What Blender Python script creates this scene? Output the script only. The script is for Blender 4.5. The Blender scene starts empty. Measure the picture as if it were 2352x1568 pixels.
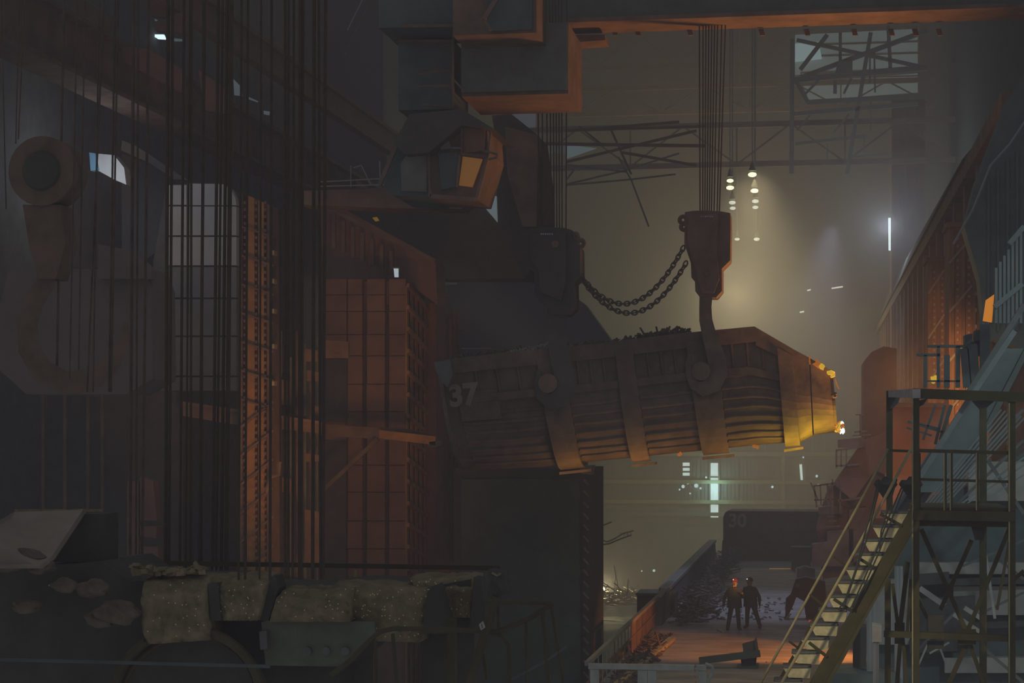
import bpy, bmesh, math, random
from mathutils import Vector, Matrix
R = random.Random(7)
D = bpy.data
sc = bpy.context.scene
COL = sc.collection

# ------------------------------------------------------------------ camera
F = 4400.0                      # focal length in pixels of the 2352 px wide frame
HC = 6.75                       # eye height above the charging floor
YAW = math.atan(704 / F)
CAM = Vector((0, 0, HC))
FW = Vector((-math.sin(YAW), math.cos(YAW), 0)); RT = Vector((math.cos(YAW), math.sin(YAW), 0)); UP = Vector((0, 0, 1))
cd = D.cameras.new('camera'); cam = D.objects.new('camera', cd); COL.objects.link(cam)
cam.location = CAM; cam.rotation_euler = (math.pi / 2, 0, YAW)
cd.sensor_width = 36; cd.lens = F / 2352 * 36; cd.shift_y = 216 / 2352
cd.clip_start = 0.5; cd.clip_end = 600
sc.camera = cam

def ray(px, py): return FW + RT * ((px - 1176) / F) + UP * ((1000 - py) / F)
def P(px, py, Y):
    d = ray(px, py); return CAM + d * (Y / d.y)
def PXX(px, py, X):
    d = ray(px, py); return CAM + d * (X / d.x)
def PG(px, py, z=0.0):
    d = ray(px, py); return CAM + d * ((z - HC) / d.z)

# ------------------------------------------------------------------ world, lights, exposure
w = D.worlds.new('world'); sc.world = w; w.use_nodes = True
bg = w.node_tree.nodes['Background']; bg.inputs[0].default_value = (0.95, 0.96, 1.02, 1); bg.inputs[1].default_value = 0.138
sc.view_settings.view_transform = 'Standard'; sc.view_settings.look = 'None'
sc.view_settings.exposure = 0; sc.view_settings.gamma = 1; sc.view_settings.use_curve_mapping = False
sc.cycles.volume_bounces = 0; sc.cycles.max_bounces = 5; sc.cycles.diffuse_bounces = 2; sc.cycles.glossy_bounces = 1
sc.cycles.sample_clamp_indirect = 2.0

def light(kind, name, loc, col, power, target=None, size=0.3, spot=60, blend=0.6, sy=None):
    l = D.lights.new(name, kind); l.color = col; l.energy = power
    o = D.objects.new(name, l); COL.objects.link(o); o.location = loc
    if kind == 'SPOT': l.spot_size = math.radians(spot); l.spot_blend = blend; l.shadow_soft_size = size
    elif kind == 'POINT': l.shadow_soft_size = size
    elif kind == 'AREA':
        l.size = size
        if sy: l.shape = 'RECTANGLE'; l.size_y = sy
    if target is not None:
        o.rotation_euler = (Vector(target) - Vector(loc)).to_track_quat('-Z', 'Y').to_euler()
    return o
ORG = (1.0, 0.42, 0.12); AMB = (1.0, 0.66, 0.08); YEL = (1.0, 0.82, 0.45); TEAL = (0.42, 0.85, 0.95); BLU = (0.7, 0.85, 1.0)
#LIGHTS
light('SPOT', 'lamp_row_glow', P(1730, 395, 118), YEL, 23500, P(1765, 1150, 128), 1.5, 74, 1.0)
light('SPOT', 'lamp_row_glow', P(1690, 430, 112), YEL, 10000, P(1690, 1150, 118), 1.5, 36, 1.0)
light('POINT', 'bay_lamp_glow', P(1690, 680, 140), YEL, 5000, None, 2.0)
NOSE = (1.0, 0.70, 0.05)
light('POINT', 'fire_glow_under_nose', P(1893, 1035, 52.15), NOSE, 52, None, 0.2)
light('POINT', 'fire_glow_under_nose', P(1835, 1060, 51.75), NOSE, 38, None, 0.2)
light('POINT', 'fire_glow_right_of_nose', P(1950, 960, 52.6), AMB, 30, None, 0.25)
for px_, Y_, e_ in ((1700, 50.9, 30), (1500, 49.6, 26), (1345, 48.5, 17)): light('POINT', 'fire_glow_under_bucket', P(px_, 1125, Y_), (1.0, .5, .1), e_, None, 0.25)
light('SPOT', 'cool_floor_fill', (0.5, 76, 15), (.68, .74, 1.0), 2300, (-1.5, 77, 0), 0.5, 66, 0.9)  # unseen fill added to brighten and cool the floor
light('POINT', 'slit_glow', P(1641, 1120, 168.5), TEAL, 260, None, 0.5)
light('SPOT', 'furnace_glow_on_girder', (3.2, 53, 6), ORG, 4600, (-3, 47, 17), 1.0, 75, 0.8)
light('SPOT', 'furnace_glow_on_floor', (3.3, 57.5, 3.0), (1.0, 0.30, 0.05), 2300, (-1.7, 60.0, 0), 0.4, 54, 0.35)
light('SPOT', 'furnace_glow_on_people', (1.5, 60, 2.4), ORG, 2400, (-2.82, 67, 1.55), 0.2, 5, 0.8)
light('SPOT', 'furnace_glow_on_wall', (2.2, 50.5, 8.5), ORG, 5200, (5.6, 80, 6.5), 0.6, 38, 1.0)
light('SPOT', 'furnace_glow_left', (-8.8, 47, 1.0), ORG, 900, (-16.5, 60, 9), 1.0, 60, 1.0)
light('SPOT', 'furnace_glow_left_column', (-12.5, 44.5, 3.0), ORG, 900, (-15, 52, 9), 0.5, 70, 1.0)
light('SPOT', 'furnace_glow_on_shield', (0.6, 42.5, 4.2), ORG, 420, (2.3, 46, 6.7), 0.3, 60, 0.8)
light('POINT', 'arc_window_light', P(2035, 520, 112), BLU, 1000, None, 0.5)
light('SPOT', 'stair_fill_light', (-4.0, 20, 8.5), (1.0, 0.84, 0.50), 1600, P(1960, 1390, 30), 0.3, 20, 0.8)  # unseen fill spot aimed to brighten the steps
light('SPOT', 'machine_fill_light', (9.0, 22, 18), (.65,.92,.92), 3300, (3.6, 40, 4), 0.6, 46, 0.8)  # unseen fill that lifts the machinery behind the stair tower
light('POINT', 'work_light_glow', P(1390, 1348, 148.5), YEL, 1500, None, 0.2)
#ENDLIGHTS

# ------------------------------------------------------------------ materials
_m = {}
def mat(name, col, rough=0.8, metal=0.0, var=0.35, scale=1.5, bump=0.15, col2=None, stretch=(1, 1, 1), emit=None, es=1.0):
    if name in _m: return _m[name]
    m = D.materials.new(name); m.use_nodes = True; nt = m.node_tree; b = nt.nodes['Principled BSDF']
    b.inputs['Roughness'].default_value = rough; b.inputs['Metallic'].default_value = metal
    b.inputs['Specular IOR Level'].default_value = 0.3
    if emit:
        b.inputs['Base Color'].default_value = (*col, 1); b.inputs['Emission Color'].default_value = (*emit, 1); b.inputs['Emission Strength'].default_value = es
        _m[name] = m; return m
    tc = nt.nodes.new('ShaderNodeTexCoord'); mp = nt.nodes.new('ShaderNodeMapping'); mp.inputs['Scale'].default_value = stretch
    nz = nt.nodes.new('ShaderNodeTexNoise'); nz.inputs['Scale'].default_value = scale; nz.inputs['Detail'].default_value = 5; nz.inputs['Roughness'].default_value = 0.65
    rp = nt.nodes.new('ShaderNodeValToRGB')
    c2 = col2 or tuple(c * (1 - var) for c in col)
    rp.color_ramp.elements[0].position = 0.35; rp.color_ramp.elements[0].color = (*c2, 1)
    rp.color_ramp.elements[1].position = 0.65; rp.color_ramp.elements[1].color = (*col, 1)
    L = nt.links.new
    L(tc.outputs['Object'], mp.inputs[0]); L(mp.outputs[0], nz.inputs['Vector']); L(nz.outputs['Fac'], rp.inputs[0]); L(rp.outputs[0], b.inputs['Base Color'])
    if bump:
        bp = nt.nodes.new('ShaderNodeBump'); bp.inputs['Strength'].default_value = bump; bp.inputs['Distance'].default_value = 0.05
        L(nz.outputs['Fac'], bp.inputs['Height']); L(bp.outputs[0], b.inputs['Normal'])
    _m[name] = m; return m
M_DARK = mat('dark_steel', (0.17, 0.175, 0.17), 0.75, 0, 0.3, 2.0)
M_AMB = mat('amber_lit_paint', (0.46, 0.24, 0.09), 0.8, 0, 0.4, 1.6, 0.2)  # furnace glow on flanges, lattice and beam is mixed into this amber
M_WEB = mat('shade_dark_web', (0.045, 0.045, 0.045), 0.9)  # near-black stands in for shade in the column and lattice gaps
M_TEAL = mat('dark_teal_paint', (0.115, 0.15, 0.148), 0.7, 0, 0.3, 1.5)
M_RUST = mat('rusty_steel', (0.24, 0.16, 0.12), 0.85, 0, 0.45, 1.4, 0.3)
M_RED = mat('red_oxide', (0.27, 0.15, 0.11), 0.85, 0, 0.35, 0.8, 0.2)
M_BUCK = mat('bucket_steel', (0.22, 0.155, 0.12), 0.8, 0, 0.4, 2.2, 0.4)
M_BLACK = mat('sooty_black', (0.10, 0.096, 0.09), 0.9, 0, 0.3, 2.0)
M_ROPE = mat('greased_rope', (0.10, 0.075, 0.06), 0.8, 0, 0.3, 6.0, 0)
M_ROPEL = mat('worn_rope', (0.15, 0.11, 0.09), 0.8, 0, 0.5, 3.0, 0)
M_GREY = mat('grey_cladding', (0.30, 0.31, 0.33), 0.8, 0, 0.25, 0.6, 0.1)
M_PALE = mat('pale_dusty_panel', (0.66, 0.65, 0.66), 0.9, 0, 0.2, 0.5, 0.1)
M_WALL = mat('sooty_sheeting', (0.27, 0.23, 0.19), 0.9, 0, 0.35, 0.35, 0.1, stretch=(1, 1, 0.3))
M_FLOOR = mat('dusty_floor', (0.46, 0.45, 0.51), 0.8, 0, 0.45, 1.1, 0.35, stretch=(0.5, 1.6, 1))
M_SLAG = mat('crusted_slag', (0.33, 0.27, 0.16), 0.9, 0, 0.5, 5.0, 1.0)
M_PEBB = mat('slag_glints', (0.95, 0.8, 0.4), 0.3, 0.0, 0.2, 6.0, 0)  # bright colour stands in for specular glints on the slag
M_OLIVE = mat('olive_paint', (0.10, 0.09, 0.045), 0.7, 0, 0.35, 2.0, 0.15)
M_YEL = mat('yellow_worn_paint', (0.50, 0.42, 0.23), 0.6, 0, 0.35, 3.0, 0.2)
M_TREAD = mat('dusty_yellow_riser', (0.85, 0.76, 0.48), 0.8, 0, 0.4, 6.0, 0.3)
M_DUST = mat('dusty_tread_top', (0.18, 0.18, 0.19), 0.9, 0, 0.3, 8.0, 0.3)
M_CHUTE = mat('bluish_steel_plate', (0.24, 0.265, 0.275), 0.7, 0, 0.35, 0.9, 0.15)
M_SCRAP = mat('scrap_iron', (0.18, 0.14, 0.12), 0.7, 0.2, 0.5, 3.0, 0.3)
M_SWARF = mat('bright_swarf', (0.5, 0.55, 0.65), 0.4, 0.3, 0.6, 8.0, 0.3)
M_WHITE = mat('faded_white_paint', (0.75, 0.68, 0.66), 0.8, 0, 0.5, 4.0, 0)
M_GRAIL = mat('light_grey_paint', (0.50, 0.48, 0.46), 0.7, 0, 0.25, 3.0, 0.1)
M_CLOTH = mat('dark_workwear', (0.085, 0.10, 0.10), 0.95, 0, 0.3, 8.0, 0.2)
M_SKIN = mat('skin', (0.55, 0.33, 0.22), 0.6, 0, 0.1, 10.0, 0)
M_HELM = mat('red_helmet', (0.45, 0.08, 0.05), 0.4, 0, 0.1, 4.0, 0)
M_HELM2 = mat('dark_helmet', (0.14, 0.09, 0.08), 0.4, 0, 0.1, 4.0, 0)
M_CABLE = mat('black_cable', (0.05, 0.06, 0.06), 0.6, 0, 0.2, 4.0, 0)
E_WIN = mat('daylit_pane', (0.3, 0.3, 0.3), emit=(0.62, 0.80, 0.86), es=1.5)
E_SLIT = mat('bright_daylight_slit', (0.3, 0.3, 0.3), emit=(0.62, 0.70, 0.72), es=2.0)
E_DIM = mat('dim_daylit_pane', (0.3, 0.3, 0.3), emit=(0.45, 0.62, 0.70), es=0.16)
E_LAMP = mat('lit_bay_lamp', (0.3, 0.3, 0.3), emit=(0.95, 0.88, 0.42), es=3.5)
E_LAMPD = mat('lit_distant_lamp', (0.3, 0.3, 0.3), emit=(0.72, 0.72, 0.62), es=1.4)
E_SPARK = mat('bright_point_lamp', (0.3, 0.3, 0.3), emit=(0.8, 0.85, 0.9), es=1.2)
E_FIRE = mat('glowing_opening', (0.3, 0.1, 0.03), emit=(1.0, 0.34, 0.03), es=0.5)
E_HOT = mat('glowing_metal', (0.3, 0.1, 0.03), emit=(1.0, 0.62, 0.05), es=0.55)
E_EMB = mat('ember_metal', (0.25, 0.08, 0.03), emit=(1.0, 0.30, 0.03), es=0.30)
E_CABW = mat('lit_cab_window', (0.3, 0.15, 0.06), emit=(1.0, 0.42, 0.08), es=0.10)

# ------------------------------------------------------------------ mesh builder
class MB:
    def __init__(s): s.v = []; s.f = []
    def add(s, vs, fs):
        n = len(s.v); s.v += [Vector(a) for a in vs]; s.f += [tuple(i + n for i in f) for f in fs]; return s
    def box(s, x0, x1, y0, y1, z0, z1):
        return s.add([(x0,y0,z0),(x1,y0,z0),(x1,y1,z0),(x0,y1,z0),(x0,y0,z1),(x1,y0,z1),(x1,y1,z1),(x0,y1,z1)],
                     [(0,3,2,1),(4,5,6,7),(0,1,5,4),(1,2,6,5),(2,3,7,6),(3,0,4,7)])
    def prism(s, pts, off):
        pts = [Vector(p) for p in pts]; off = Vector(off); n = len(pts)
        return s.add(pts + [p + off for p in pts], [tuple(range(n)), tuple(range(2*n-1, n-1, -1))] + [(i, i+n, (i+1) % n + n, (i+1) % n) for i in range(n)])
    def px(s, poly, Y, th): return s.prism([P(a, b, Y) for a, b in poly], (0, th, 0))
    def bar(s, p, q, w, h=None, up=(0, 0, 1)):
        h = h or w; p = Vector(p); q = Vector(q); d = (q - p).normalized(); u = Vector(up)
        if abs(d.dot(u)) > 0.98: u = Vector((0, 1, 0))
        a = d.cross(u).normalized() * w / 2; b = a.cross(d).normalized() * h / 2
        vs = [p-a-b, p+a-b, p+a+b, p-a+b, q-a-b, q+a-b, q+a+b, q-a+b]
        return s.add(vs, [(0,3,2,1),(4,5,6,7),(0,1,5,4),(1,2,6,5),(2,3,7,6),(3,0,4,7)])
    def path(s, pts, r, n=6, closed=False):
        pts = [Vector(p) for p in pts]; rs = r if isinstance(r, (list, tuple)) else [r] * len(pts); N = len(pts); vs = []; fs = []
        ref = None
        for i, p in enumerate(pts):
            a = pts[(i-1) % N] if (closed or i) else pts[0]; b = pts[(i+1) % N] if (closed or i < N-1) else pts[-1]
            d = (b - a).normalized()
            if ref is None: ref = Vector((0, 1, 0)) if abs(d.y) < 0.9 else Vector((0, 0, 1))
            u = (ref - d * ref.dot(d)).normalized(); ref = u; v = d.cross(u)
            vs += [p + (u * math.cos(2*math.pi*k/n) + v * math.sin(2*math.pi*k/n)) * rs[i] for k in range(n)]
        for i in range(N if closed else N-1):
            j = (i+1) % N
            fs += [(i*n+k, i*n+(k+1) % n, j*n+(k+1) % n, j*n+k) for k in range(n)]
        if not closed: fs += [tuple(range(n-1, -1, -1)), tuple(range((N-1)*n, N*n))]
        return s.add(vs, fs)
    def tube(s, p, q, r, n=6): return s.path([p, q], r, n)
    def cyl(s, c, axis, r0, r1, h, n=16):
        c = Vector(c); return s.path([c, c + Vector(axis).normalized() * h], [r0, r1], n)
    def lump(s, c, rx, ry, rz, seed=0, sub=2, amp=0.25):
        bm = bmesh.new(); bmesh.ops.create_icosphere(bm, subdivisions=sub, radius=1); r = random.Random(seed)
        ph = [r.uniform(0, 6) for _ in range(6)]
        vs = []
        for v in bm.verts:
            k = 1 + amp * (math.sin(v.co.x*3+ph[0]) * math.sin(v.co.y*3.3+ph[1]) + 0.6*math.sin(v.co.z*5+ph[2]+v.co.x*4) + r.uniform(-.25, .25))
            vs.append(Vector(c) + Vector((v.co.x*rx*k, v.co.y*ry*k, v.co.z*rz*k)))
        fs = [tuple(v.index for v in f.verts) for f in bm.faces]; bm.free(); return s.add(vs, fs)
W = {}
def mesh(name, mb, m, org):
    me = D.meshes.new(name); me.from_pydata([v - org for v in mb.v], [], mb.f); me.materials.append(m); me.update(); return me
def part(name, mb, m, parent, label=None, kind=None):
    o = D.objects.new(name, mesh(name, mb, m, W[parent])); COL.objects.link(o); o.parent = parent; W[o] = W[parent]
    if label: o['label'] = label
    if kind: o['kind'] = kind
    return o
def base_of(mb):
    n = len(mb.v); return Vector((sum(v.x for v in mb.v)/n, sum(v.y for v in mb.v)/n, min(v.z for v in mb.v)))
def thing(name, label, cat, base, group=None):
    o = D.objects.new(name, None); COL.objects.link(o); o.location = base; o.empty_display_size = 0.2
    o['label'] = label; o['category'] = cat; W[o] = Vector(base)
    if group: o['group'] = group
    return o
def solo(name, mb, m, label, cat, group=None, kind=None):
    b = base_of(mb); o = D.objects.new(name, mesh(name, mb, m, b)); COL.objects.link(o); o.location = b; W[o] = b
    o['label'] = label; o['category'] = cat
    if group: o['group'] = group
    if kind: o['kind'] = kind
    return o
def struct(name, mb, m, label=None, parent=None):
    if parent: return part(name, mb, m, parent)
    b = base_of(mb); o = D.objects.new(name, mesh(name, mb, m, b)); COL.objects.link(o); o.location = b; W[o] = b; o['kind'] = 'structure'
    if label: o['label'] = label
    return o
def copies(o, parent, offs):          # repeated pieces that share one mesh
    for d in offs:
        c = o.copy(); COL.objects.link(c); c.parent = parent; c.location = o.location + Vector(d); W[c] = W[o]
def smooth(o):
    for p in o.data.polygons: p.use_smooth = True
def lerp(a, b, t): return a + (b - a) * t
def mix(p, q, t): return (lerp(p[0], q[0], t), lerp(p[1], q[1], t))

# ================================================================== SETTING
YB = 170.0
# charging floor, lower floor, end wall, side walls, roof
fl = struct('floor', MB().box(-5.9, 7.5, 38, 112, -0.7, 0), M_FLOOR, 'dusty raised working floor between the railing and the furnaces')
struct('floor.001', MB().box(-30, 9, 30, YB, -8.2, -7.5), M_WEB, 'dark lower floor left of the raised working floor')
struct('floor.002', MB().box(7.5, 9, 30, YB, -7.5, -0.7), M_BLACK)
struct('floor.003', MB().box(-5.9, 7.5, 112, YB, -7.5, -0.7), M_BLACK)
struct('trim_1', MB().box(-6.1, -5.9, 38, 112, -2.2, 0.12), M_RUST, 'steel edge of the raised floor')
# end wall: backing plus sheets
wb = struct('wall_back', MB().box(-34, 16, YB, YB + 0.4, -8, 60), M_WALL, 'soot-brown sheeted end wall with bright slits')
sheet0 = None; offs = []
for r_ in range(8):
    for c_ in range(20): offs.append((-24 + c_ * 1.72, 0, -7.2 + r_ * 3.02))
sh = MB()
for k in range(5): sh.box(-24 + k*0.33, -24 + k*0.33 + 0.22, YB - 0.14, YB, -7.2, -4.3)
sh.box(-24, -22.36, YB - 0.08, YB, -7.2, -4.3)
s0 = part('panel', sh, M_WALL, wb)
copies(s0, wb, [(a + 24, b, c + 7.2) for a, b, c in offs[1:]])
for i, py in enumerate((1042, 1106, 1152, 1180)):
    z = P(1600, py, YB).z; part('girt', MB().box(-26, 6, YB - 0.5, YB - 0.14, z - 0.16, z + 0.16), M_YEL if i < 3 else M_WALL, wb)
part('wall_post', MB().box(P(1799,1100,YB).x - .15, P(1799,1100,YB).x + .15, YB - 0.6, YB - 0.14, 0, P(1799,1042,YB).z), M_YEL, wb)
row = MB()
for k in range(9):
    x = P(1676 + k*27, 1030, YB).x; row.box(x, x + 0.08, YB - 0.45, YB - 0.14, P(1676,1040,YB).z, P(1676,1000,YB).z)
part('mullion_row', row, M_YEL, wb, kind='stuff')
# daylight slits
def win(n, poly, Y, m, label, fr=True, bars=()):
    o = struct('window_%d' % n, MB().px(poly, Y, 0.1), m, label)
    if fr:
        xs = [a for a, b in poly]; ys = [b for a, b in poly]; f = MB(); t = 0.12
        a = P(min(xs), min(ys), Y - .1); b = P(max(xs), max(ys), Y - .1)
        f.box(a.x - t, a.x, Y - .12, Y + .1, b.z, a.z); f.box(b.x, b.x + t, Y - .12, Y + .1, b.z, a.z)
        f.box(a.x - t, b.x + t, Y - .12, Y + .1, a.z, a.z + t); f.box(a.x - t, b.x + t, Y - .12, Y + .1, b.z - t, b.z)
        for py in bars:
            z = P(xs[0], py, Y).z; f.box(a.x, b.x, Y - .12, Y, z - .08, z + .08)
        part('window_frame', f, M_WALL, o)
    return o
YW = YB - 0.3
win(1, [(1632,1063),(1649,1063),(1650,1188),(1632,1188)], YW, E_SLIT, 'tall narrow bright slit in the end wall', True, (1095, 1108, 1150, 1156))
win(2, [(1568,1062),(1584,1062),(1584,1092),(1568,1092)], YW, E_SLIT, 'small bright opening left of the tall slit', True, (1072, 1083))
win(3, [(1836,1066),(1842,1066),(1844,1102),(1839,1102)], YW, E_SLIT, 'thin bright slit right of the tall slit', False)
holes = MB()
for (x, y, r_) in [(1569,1117,4),(1580,1109,3),(1599,1115,5),(1598,1152,3.5),(1609,1121,2.5),(1622,1096,2.5),(1774,1118,3),(1882,1110,5),(1876,1093,3),(1561,1124,2),(1585,1133,2),(1502,1310,3),(1474,1311,1.6),(1908,662,0),(1845,1050,2)]:
    if r_: p = P(x, y, YB - 0.2); holes.cyl(p, (0, 1, 0), r_*.038, r_*.038, 0.05, 8)
part('rust_hole', holes, E_WIN, wb, 'bright pinholes of daylight through rusted sheets', kind='stuff')
# side walls
wl = struct('wall_left', MB().box(-25.4, -25, 48, YB, -8, 44), M_DARK, 'dark left wall of the bay')
wr = struct('wall_right', MB().box(9.0, 9.4, 40, YB, -8, 60), M_TEAL, 'teal-tinted upper right wall of the bay')
pil = MB().box(8.4, 9.0, 58, 79, 10, 56); p0 = part('pilaster', pil, M_TEAL, wr); copies(p0, wr, [(0, 8*k, 0) for k in range(1, 14)])
rib = MB().box(8.75, 9.0, 60, 60.4, 10, 56); p0 = part('wall_rib', rib, M_GREY, wr); copies(p0, wr, [(0, 2*k, 0) for k in range(1, 54) if k % 4 != 3])
struct('ceiling', MB().box(-26, 10, 100, YB, 46, 46.5), M_DARK, 'dark roof over the far half of the bay')

ec = thing('corner_column', 'tall brownish column in the hazy far right corner', 'column', P(2080, 1100, 125))
part('column_body', MB().box(P(2048,1000,125).x, P(2125,1000,125).x, 125, 128, 0, P(2048,230,125).z), M_RED, ec)
for x in (2052, 2066, 2080, 2100): part('column_strip', MB().box(P(x,1000,125).x, P(x+4,1000,125).x, 124.8, 125, 0, P(2048,230,125).z), M_RUST, ec)
# roof trusses, seen dim through the haze
def truss(Y, x0, x1, z0, z1, label, n=9):
    t = thing('roof_truss', label, 'truss', (lerp(x0, x1, .5), Y, z0))
    for z in (z0, z1): part('chord', MB().bar((x0, Y, z), (x1, Y, z), .35, .35), M_RUST, t)
    dx = (x1 - x0) / n
    for k in range(n):
        a = (x0 + dx*k, Y, z0 if k % 2 else z1); b = (x0 + dx*(k+1), Y, z1 if k % 2 else z0)
        part('truss_brace', MB().bar(a, b, .11, .11), M_RUST, t)
        if k % 2: part('truss_post', MB().bar((a[0], Y, z0), (a[0], Y, z1), .1, .1), M_RUST, t)
truss(122, -22, 8.4, 23.9, 26.4, 'long dim roof truss crossing behind the right hoist ropes')
truss(145, -22, 8.4, 31.2, 33.1, 'upper dim roof truss far behind the crane girder')
truss(162, -22, 8.4, 38.0, 41.0, 'farthest faint roof truss just under the crane girder')
# sagging wind bracing at centre
def pxbars(name, label, cat, segs, Y, wd, m, pn='brace', dep=None):
    a = segs[0]; t = thing(name, label, cat, P(a[0], a[1], Y))
    for s in segs:
        wpx = s[4] if len(s) > 4 else wd
        y2 = s[5] if len(s) > 5 else Y; ww = wpx * Y / F
        part(pn, MB().bar(P(s[0], s[1], Y), P(s[2], s[3], y2), ww, dep or ww, up=(0, 1, 0)), m, t)
    return t
pxbars('lattice_bridge', 'pale crossed braces hanging between the two hoist rope sets', 'bracing',
   [(1302,425,1449,412),(1302,423,1430,393),(1302,412,1322,386),(1449,412,1552,400),(1449,412,1420,360),(1430,393,1560,352),(1449,410,1490,520),(1300,378,1440,395)], 100, 4, M_GREY)
pxbars('lattice_bridge', 'dark rusty cross braces above the pale ones between hoist rope sets', 'bracing',
   [(1240,330,1620,335,7),(1300,372,1600,300,6),(1310,300,1560,280,6),(1400,290,1450,400,5),(1330,290,1380,330,4),(1430,350,1600,380,6),(1620,290,1300,300,5)], 98, 5, M_RUST)
# upper right bracing in front of the clerestory
t = pxbars('wind_bracing', 'dark crossed roof bracing in front of the bright clerestory', 'bracing',
   [(1830,92,2110,152,8),(1840,178,2130,70,10),(1838,160,1900,80,9),(2000,75,1945,400,9),(1820,185,2130,155,12),(1826,183,1990,75,0.1),
    (1930,75,1930,180,7),(2040,60,2045,155,8),(1998,130,1998,190,4),(2008,120,2010,212,4),(1820,90,1818,400,10),(1855,235,2130,220,10),(1820,262,2110,238,9),(1918,185,1918,215,8),
    (1850,215,1880,185,5),(1938,215,1955,180,5),(1830,190,1856,235,9),(1826,330,1990,312,6),(1960,360,2050,352,4),(2000,235,2000,300,3),(1985,315,1985,350,2.5),(1900,330,1900,370,3),(1830,300,1862,262,4),(1915,305,1950,262,4)], 120, 5, M_DARK)
bl = thing('hanging_block', 'dark block hung in the crossed bracing before the clerestory', 'block', P(1940,165,119.5)); part('block_body', MB().px([(1925,140),(1958,140),(1958,168),(1918,168)], 119.5, 1.0), M_DARK, bl)
win(4, [(1826,80),(2108,66),(2108,150),(1826,172)], 160, mat('clerestory_glass', (.3,.3,.3), emit=(.30,.40,.46), es=.36), 'wide dim blue clerestory high at right', True, (104, 130))
win(5, [(1842,190),(2108,168),(2108,212),(1858,230)], 160, mat('clerestory_glass', (.3,.3,.3)), 'second clerestory band below the first', True)
win(6, [(1826,100),(1880,96),(1888,135),(1826,142)], 159.5, mat('bright_clerestory', (.3,.3,.3), emit=(.45,.6,.68), es=.75), 'brightest clerestory pane at its left end', False)
win(7, [(2040,500),(2046,500),(2046,575),(2041,575)], 124.5, E_SLIT, 'bright vertical slit at the edge of the right wall', False)
# louvres top right
lv = thing('louvre_bank', 'stack of pale teal louvre blades at the top right corner', 'louvre', P(2315, 210, 112))
m_lv = mat('louvre_blade', (.3,.42,.45), .7, 0, .2, 2)
for i, y in enumerate((78, 100, 128, 155, 182, 200)): part('louvre_blade', MB().px([(2290,y),(2338-i*5,y-2),(2338-i*5,y+8),(2290,y+10)], 112, 1.0), m_lv, lv)
part('louvre_frame', MB().px([(2283,70),(2290,70),(2290,225),(2283,225)], 111.6, .6), M_TEAL, lv)
# bay lamps, two receding rows
for (x, y, r_, m, lab) in [(1728,401,10,E_LAMP,'highest bay lamp of the right-hand row'),(1733,438,9,E_LAMP,'second bay lamp from the top of the right-hand row'),(1735,462,8,E_LAMPD,'third bay lamp down the right-hand row'),(1735,476,7,E_LAMPD,'fourth bay lamp down the right-hand row'),(1738,549,7,E_LAMPD,'lowest pale bay lamp of the right-hand row'),
    (1677,415,8,E_LAMP,'highest bay lamp of the left-hand row beside the ropes'),(1677,431,9,E_LAMP,'second bay lamp of the left-hand row beside the ropes'),(1682,465,8,E_LAMPD,'third bay lamp beside the right hook block'),(1683,478,7,E_LAMPD,'fourth bay lamp beside the right hook block'),(1693,549,6,E_LAMPD,'lowest bay lamp of the left-hand row')]:
    Yl = 15 * F / (1000 - y); p = P(x, y, Yl)
    t = thing('bay_lamp', lab, 'lamp', p, 'bay lamps in two receding rows'); k = Yl / F
    smooth(part('lamp_lens', MB().lump(p, r_*k, r_*k, r_*k*.55, 1, 2, 0), m, t))
    part('lamp_housing', MB().cyl(p + Vector((0, 0, .22)), (0, 0, 1), r_*k*.9, r_*k*.3, .45, 12), M_DARK, t)
    part('hanger', MB().tube(p + Vector((0, 0, .6)), Vector((p.x, p.y, 46)), .03), M_DARK, t)
for (x, y, a, lab) in [(1917,661,7,'left short tube lamp in the haze beyond the bucket'),(1930,659,6,'right short tube lamp in the haze beyond the bucket'),(1858,666,4,'small dim lamp left of the two tube lamps'),(1842,716,5,'faint lamp above the sloping end of the bucket')]:
    t = thing('tube_lamp', lab, 'lamp', P(x, y, 140)); part('tube', MB().bar(P(x-a, y+1, 140), P(x+a, y-1, 140), .1), E_LAMPD, t); part('lamp_bracket', MB().bar(P(x, y-1, 140), P(x, y-5, 140), .08), M_DARK, t)

# ================================================================== RIGHT SIDE
# furnace row wall X=5 .. top about 15.6 m
fw = thing('furnace_row', 'long row of orange-lit ribbed furnace casings along the right', 'furnace wall', (6.0, 100, 0))
part('casing_core', MB().box(5.4, 8.9, 50, 165, 0, 15.4), M_RED, fw)
panel = MB().box(5.18, 5.42, 0, 4.2, 0, 14.6)
zt = 15.0
for k in range(23):
    y0 = 50 + k * 5
    part('casing_panel', MB().box(5.2, 5.42, y0 + .3, y0 + 4.7, 0.2, zt - 0.5 - (k % 3)*.7), M_RED, fw)
    part('pilaster', MB().box(4.75, 5.42, y0 - .45, y0 + .35, 0, zt), M_RUST, fw)
for k in range(14):
    y0 = 50 + k*5
    for j in range(5): part('vertical_rib', MB().box(5.02, 5.2, y0 + .9 + j*.72, y0 + 1.05 + j*.72, 1.0, 12.5), M_RUST, fw)
    for z in (2.4, 5.2, 8.0, 10.8): part('flat_bar', MB().box(4.95, 5.02, y0 + .7, y0 + 4.3, z, z + .16), M_GREY if (k % 3 == 1) else M_RUST, fw)
part('top_rail', MB().box(4.6, 5.5, 50, 165, zt, zt + .5), M_RUST, fw)
# rivets
rv = MB()
for k in range(8):
    for z in range(24):
        for dy in (-.3, .2): rv.box(4.70, 4.76, 50 + k*5 + dy, 50 + k*5 + dy + .08, 1.5 + z*.5, 1.62 + z*.5)
part('rivet', rv, M_GREY, fw, kind='stuff')
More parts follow.
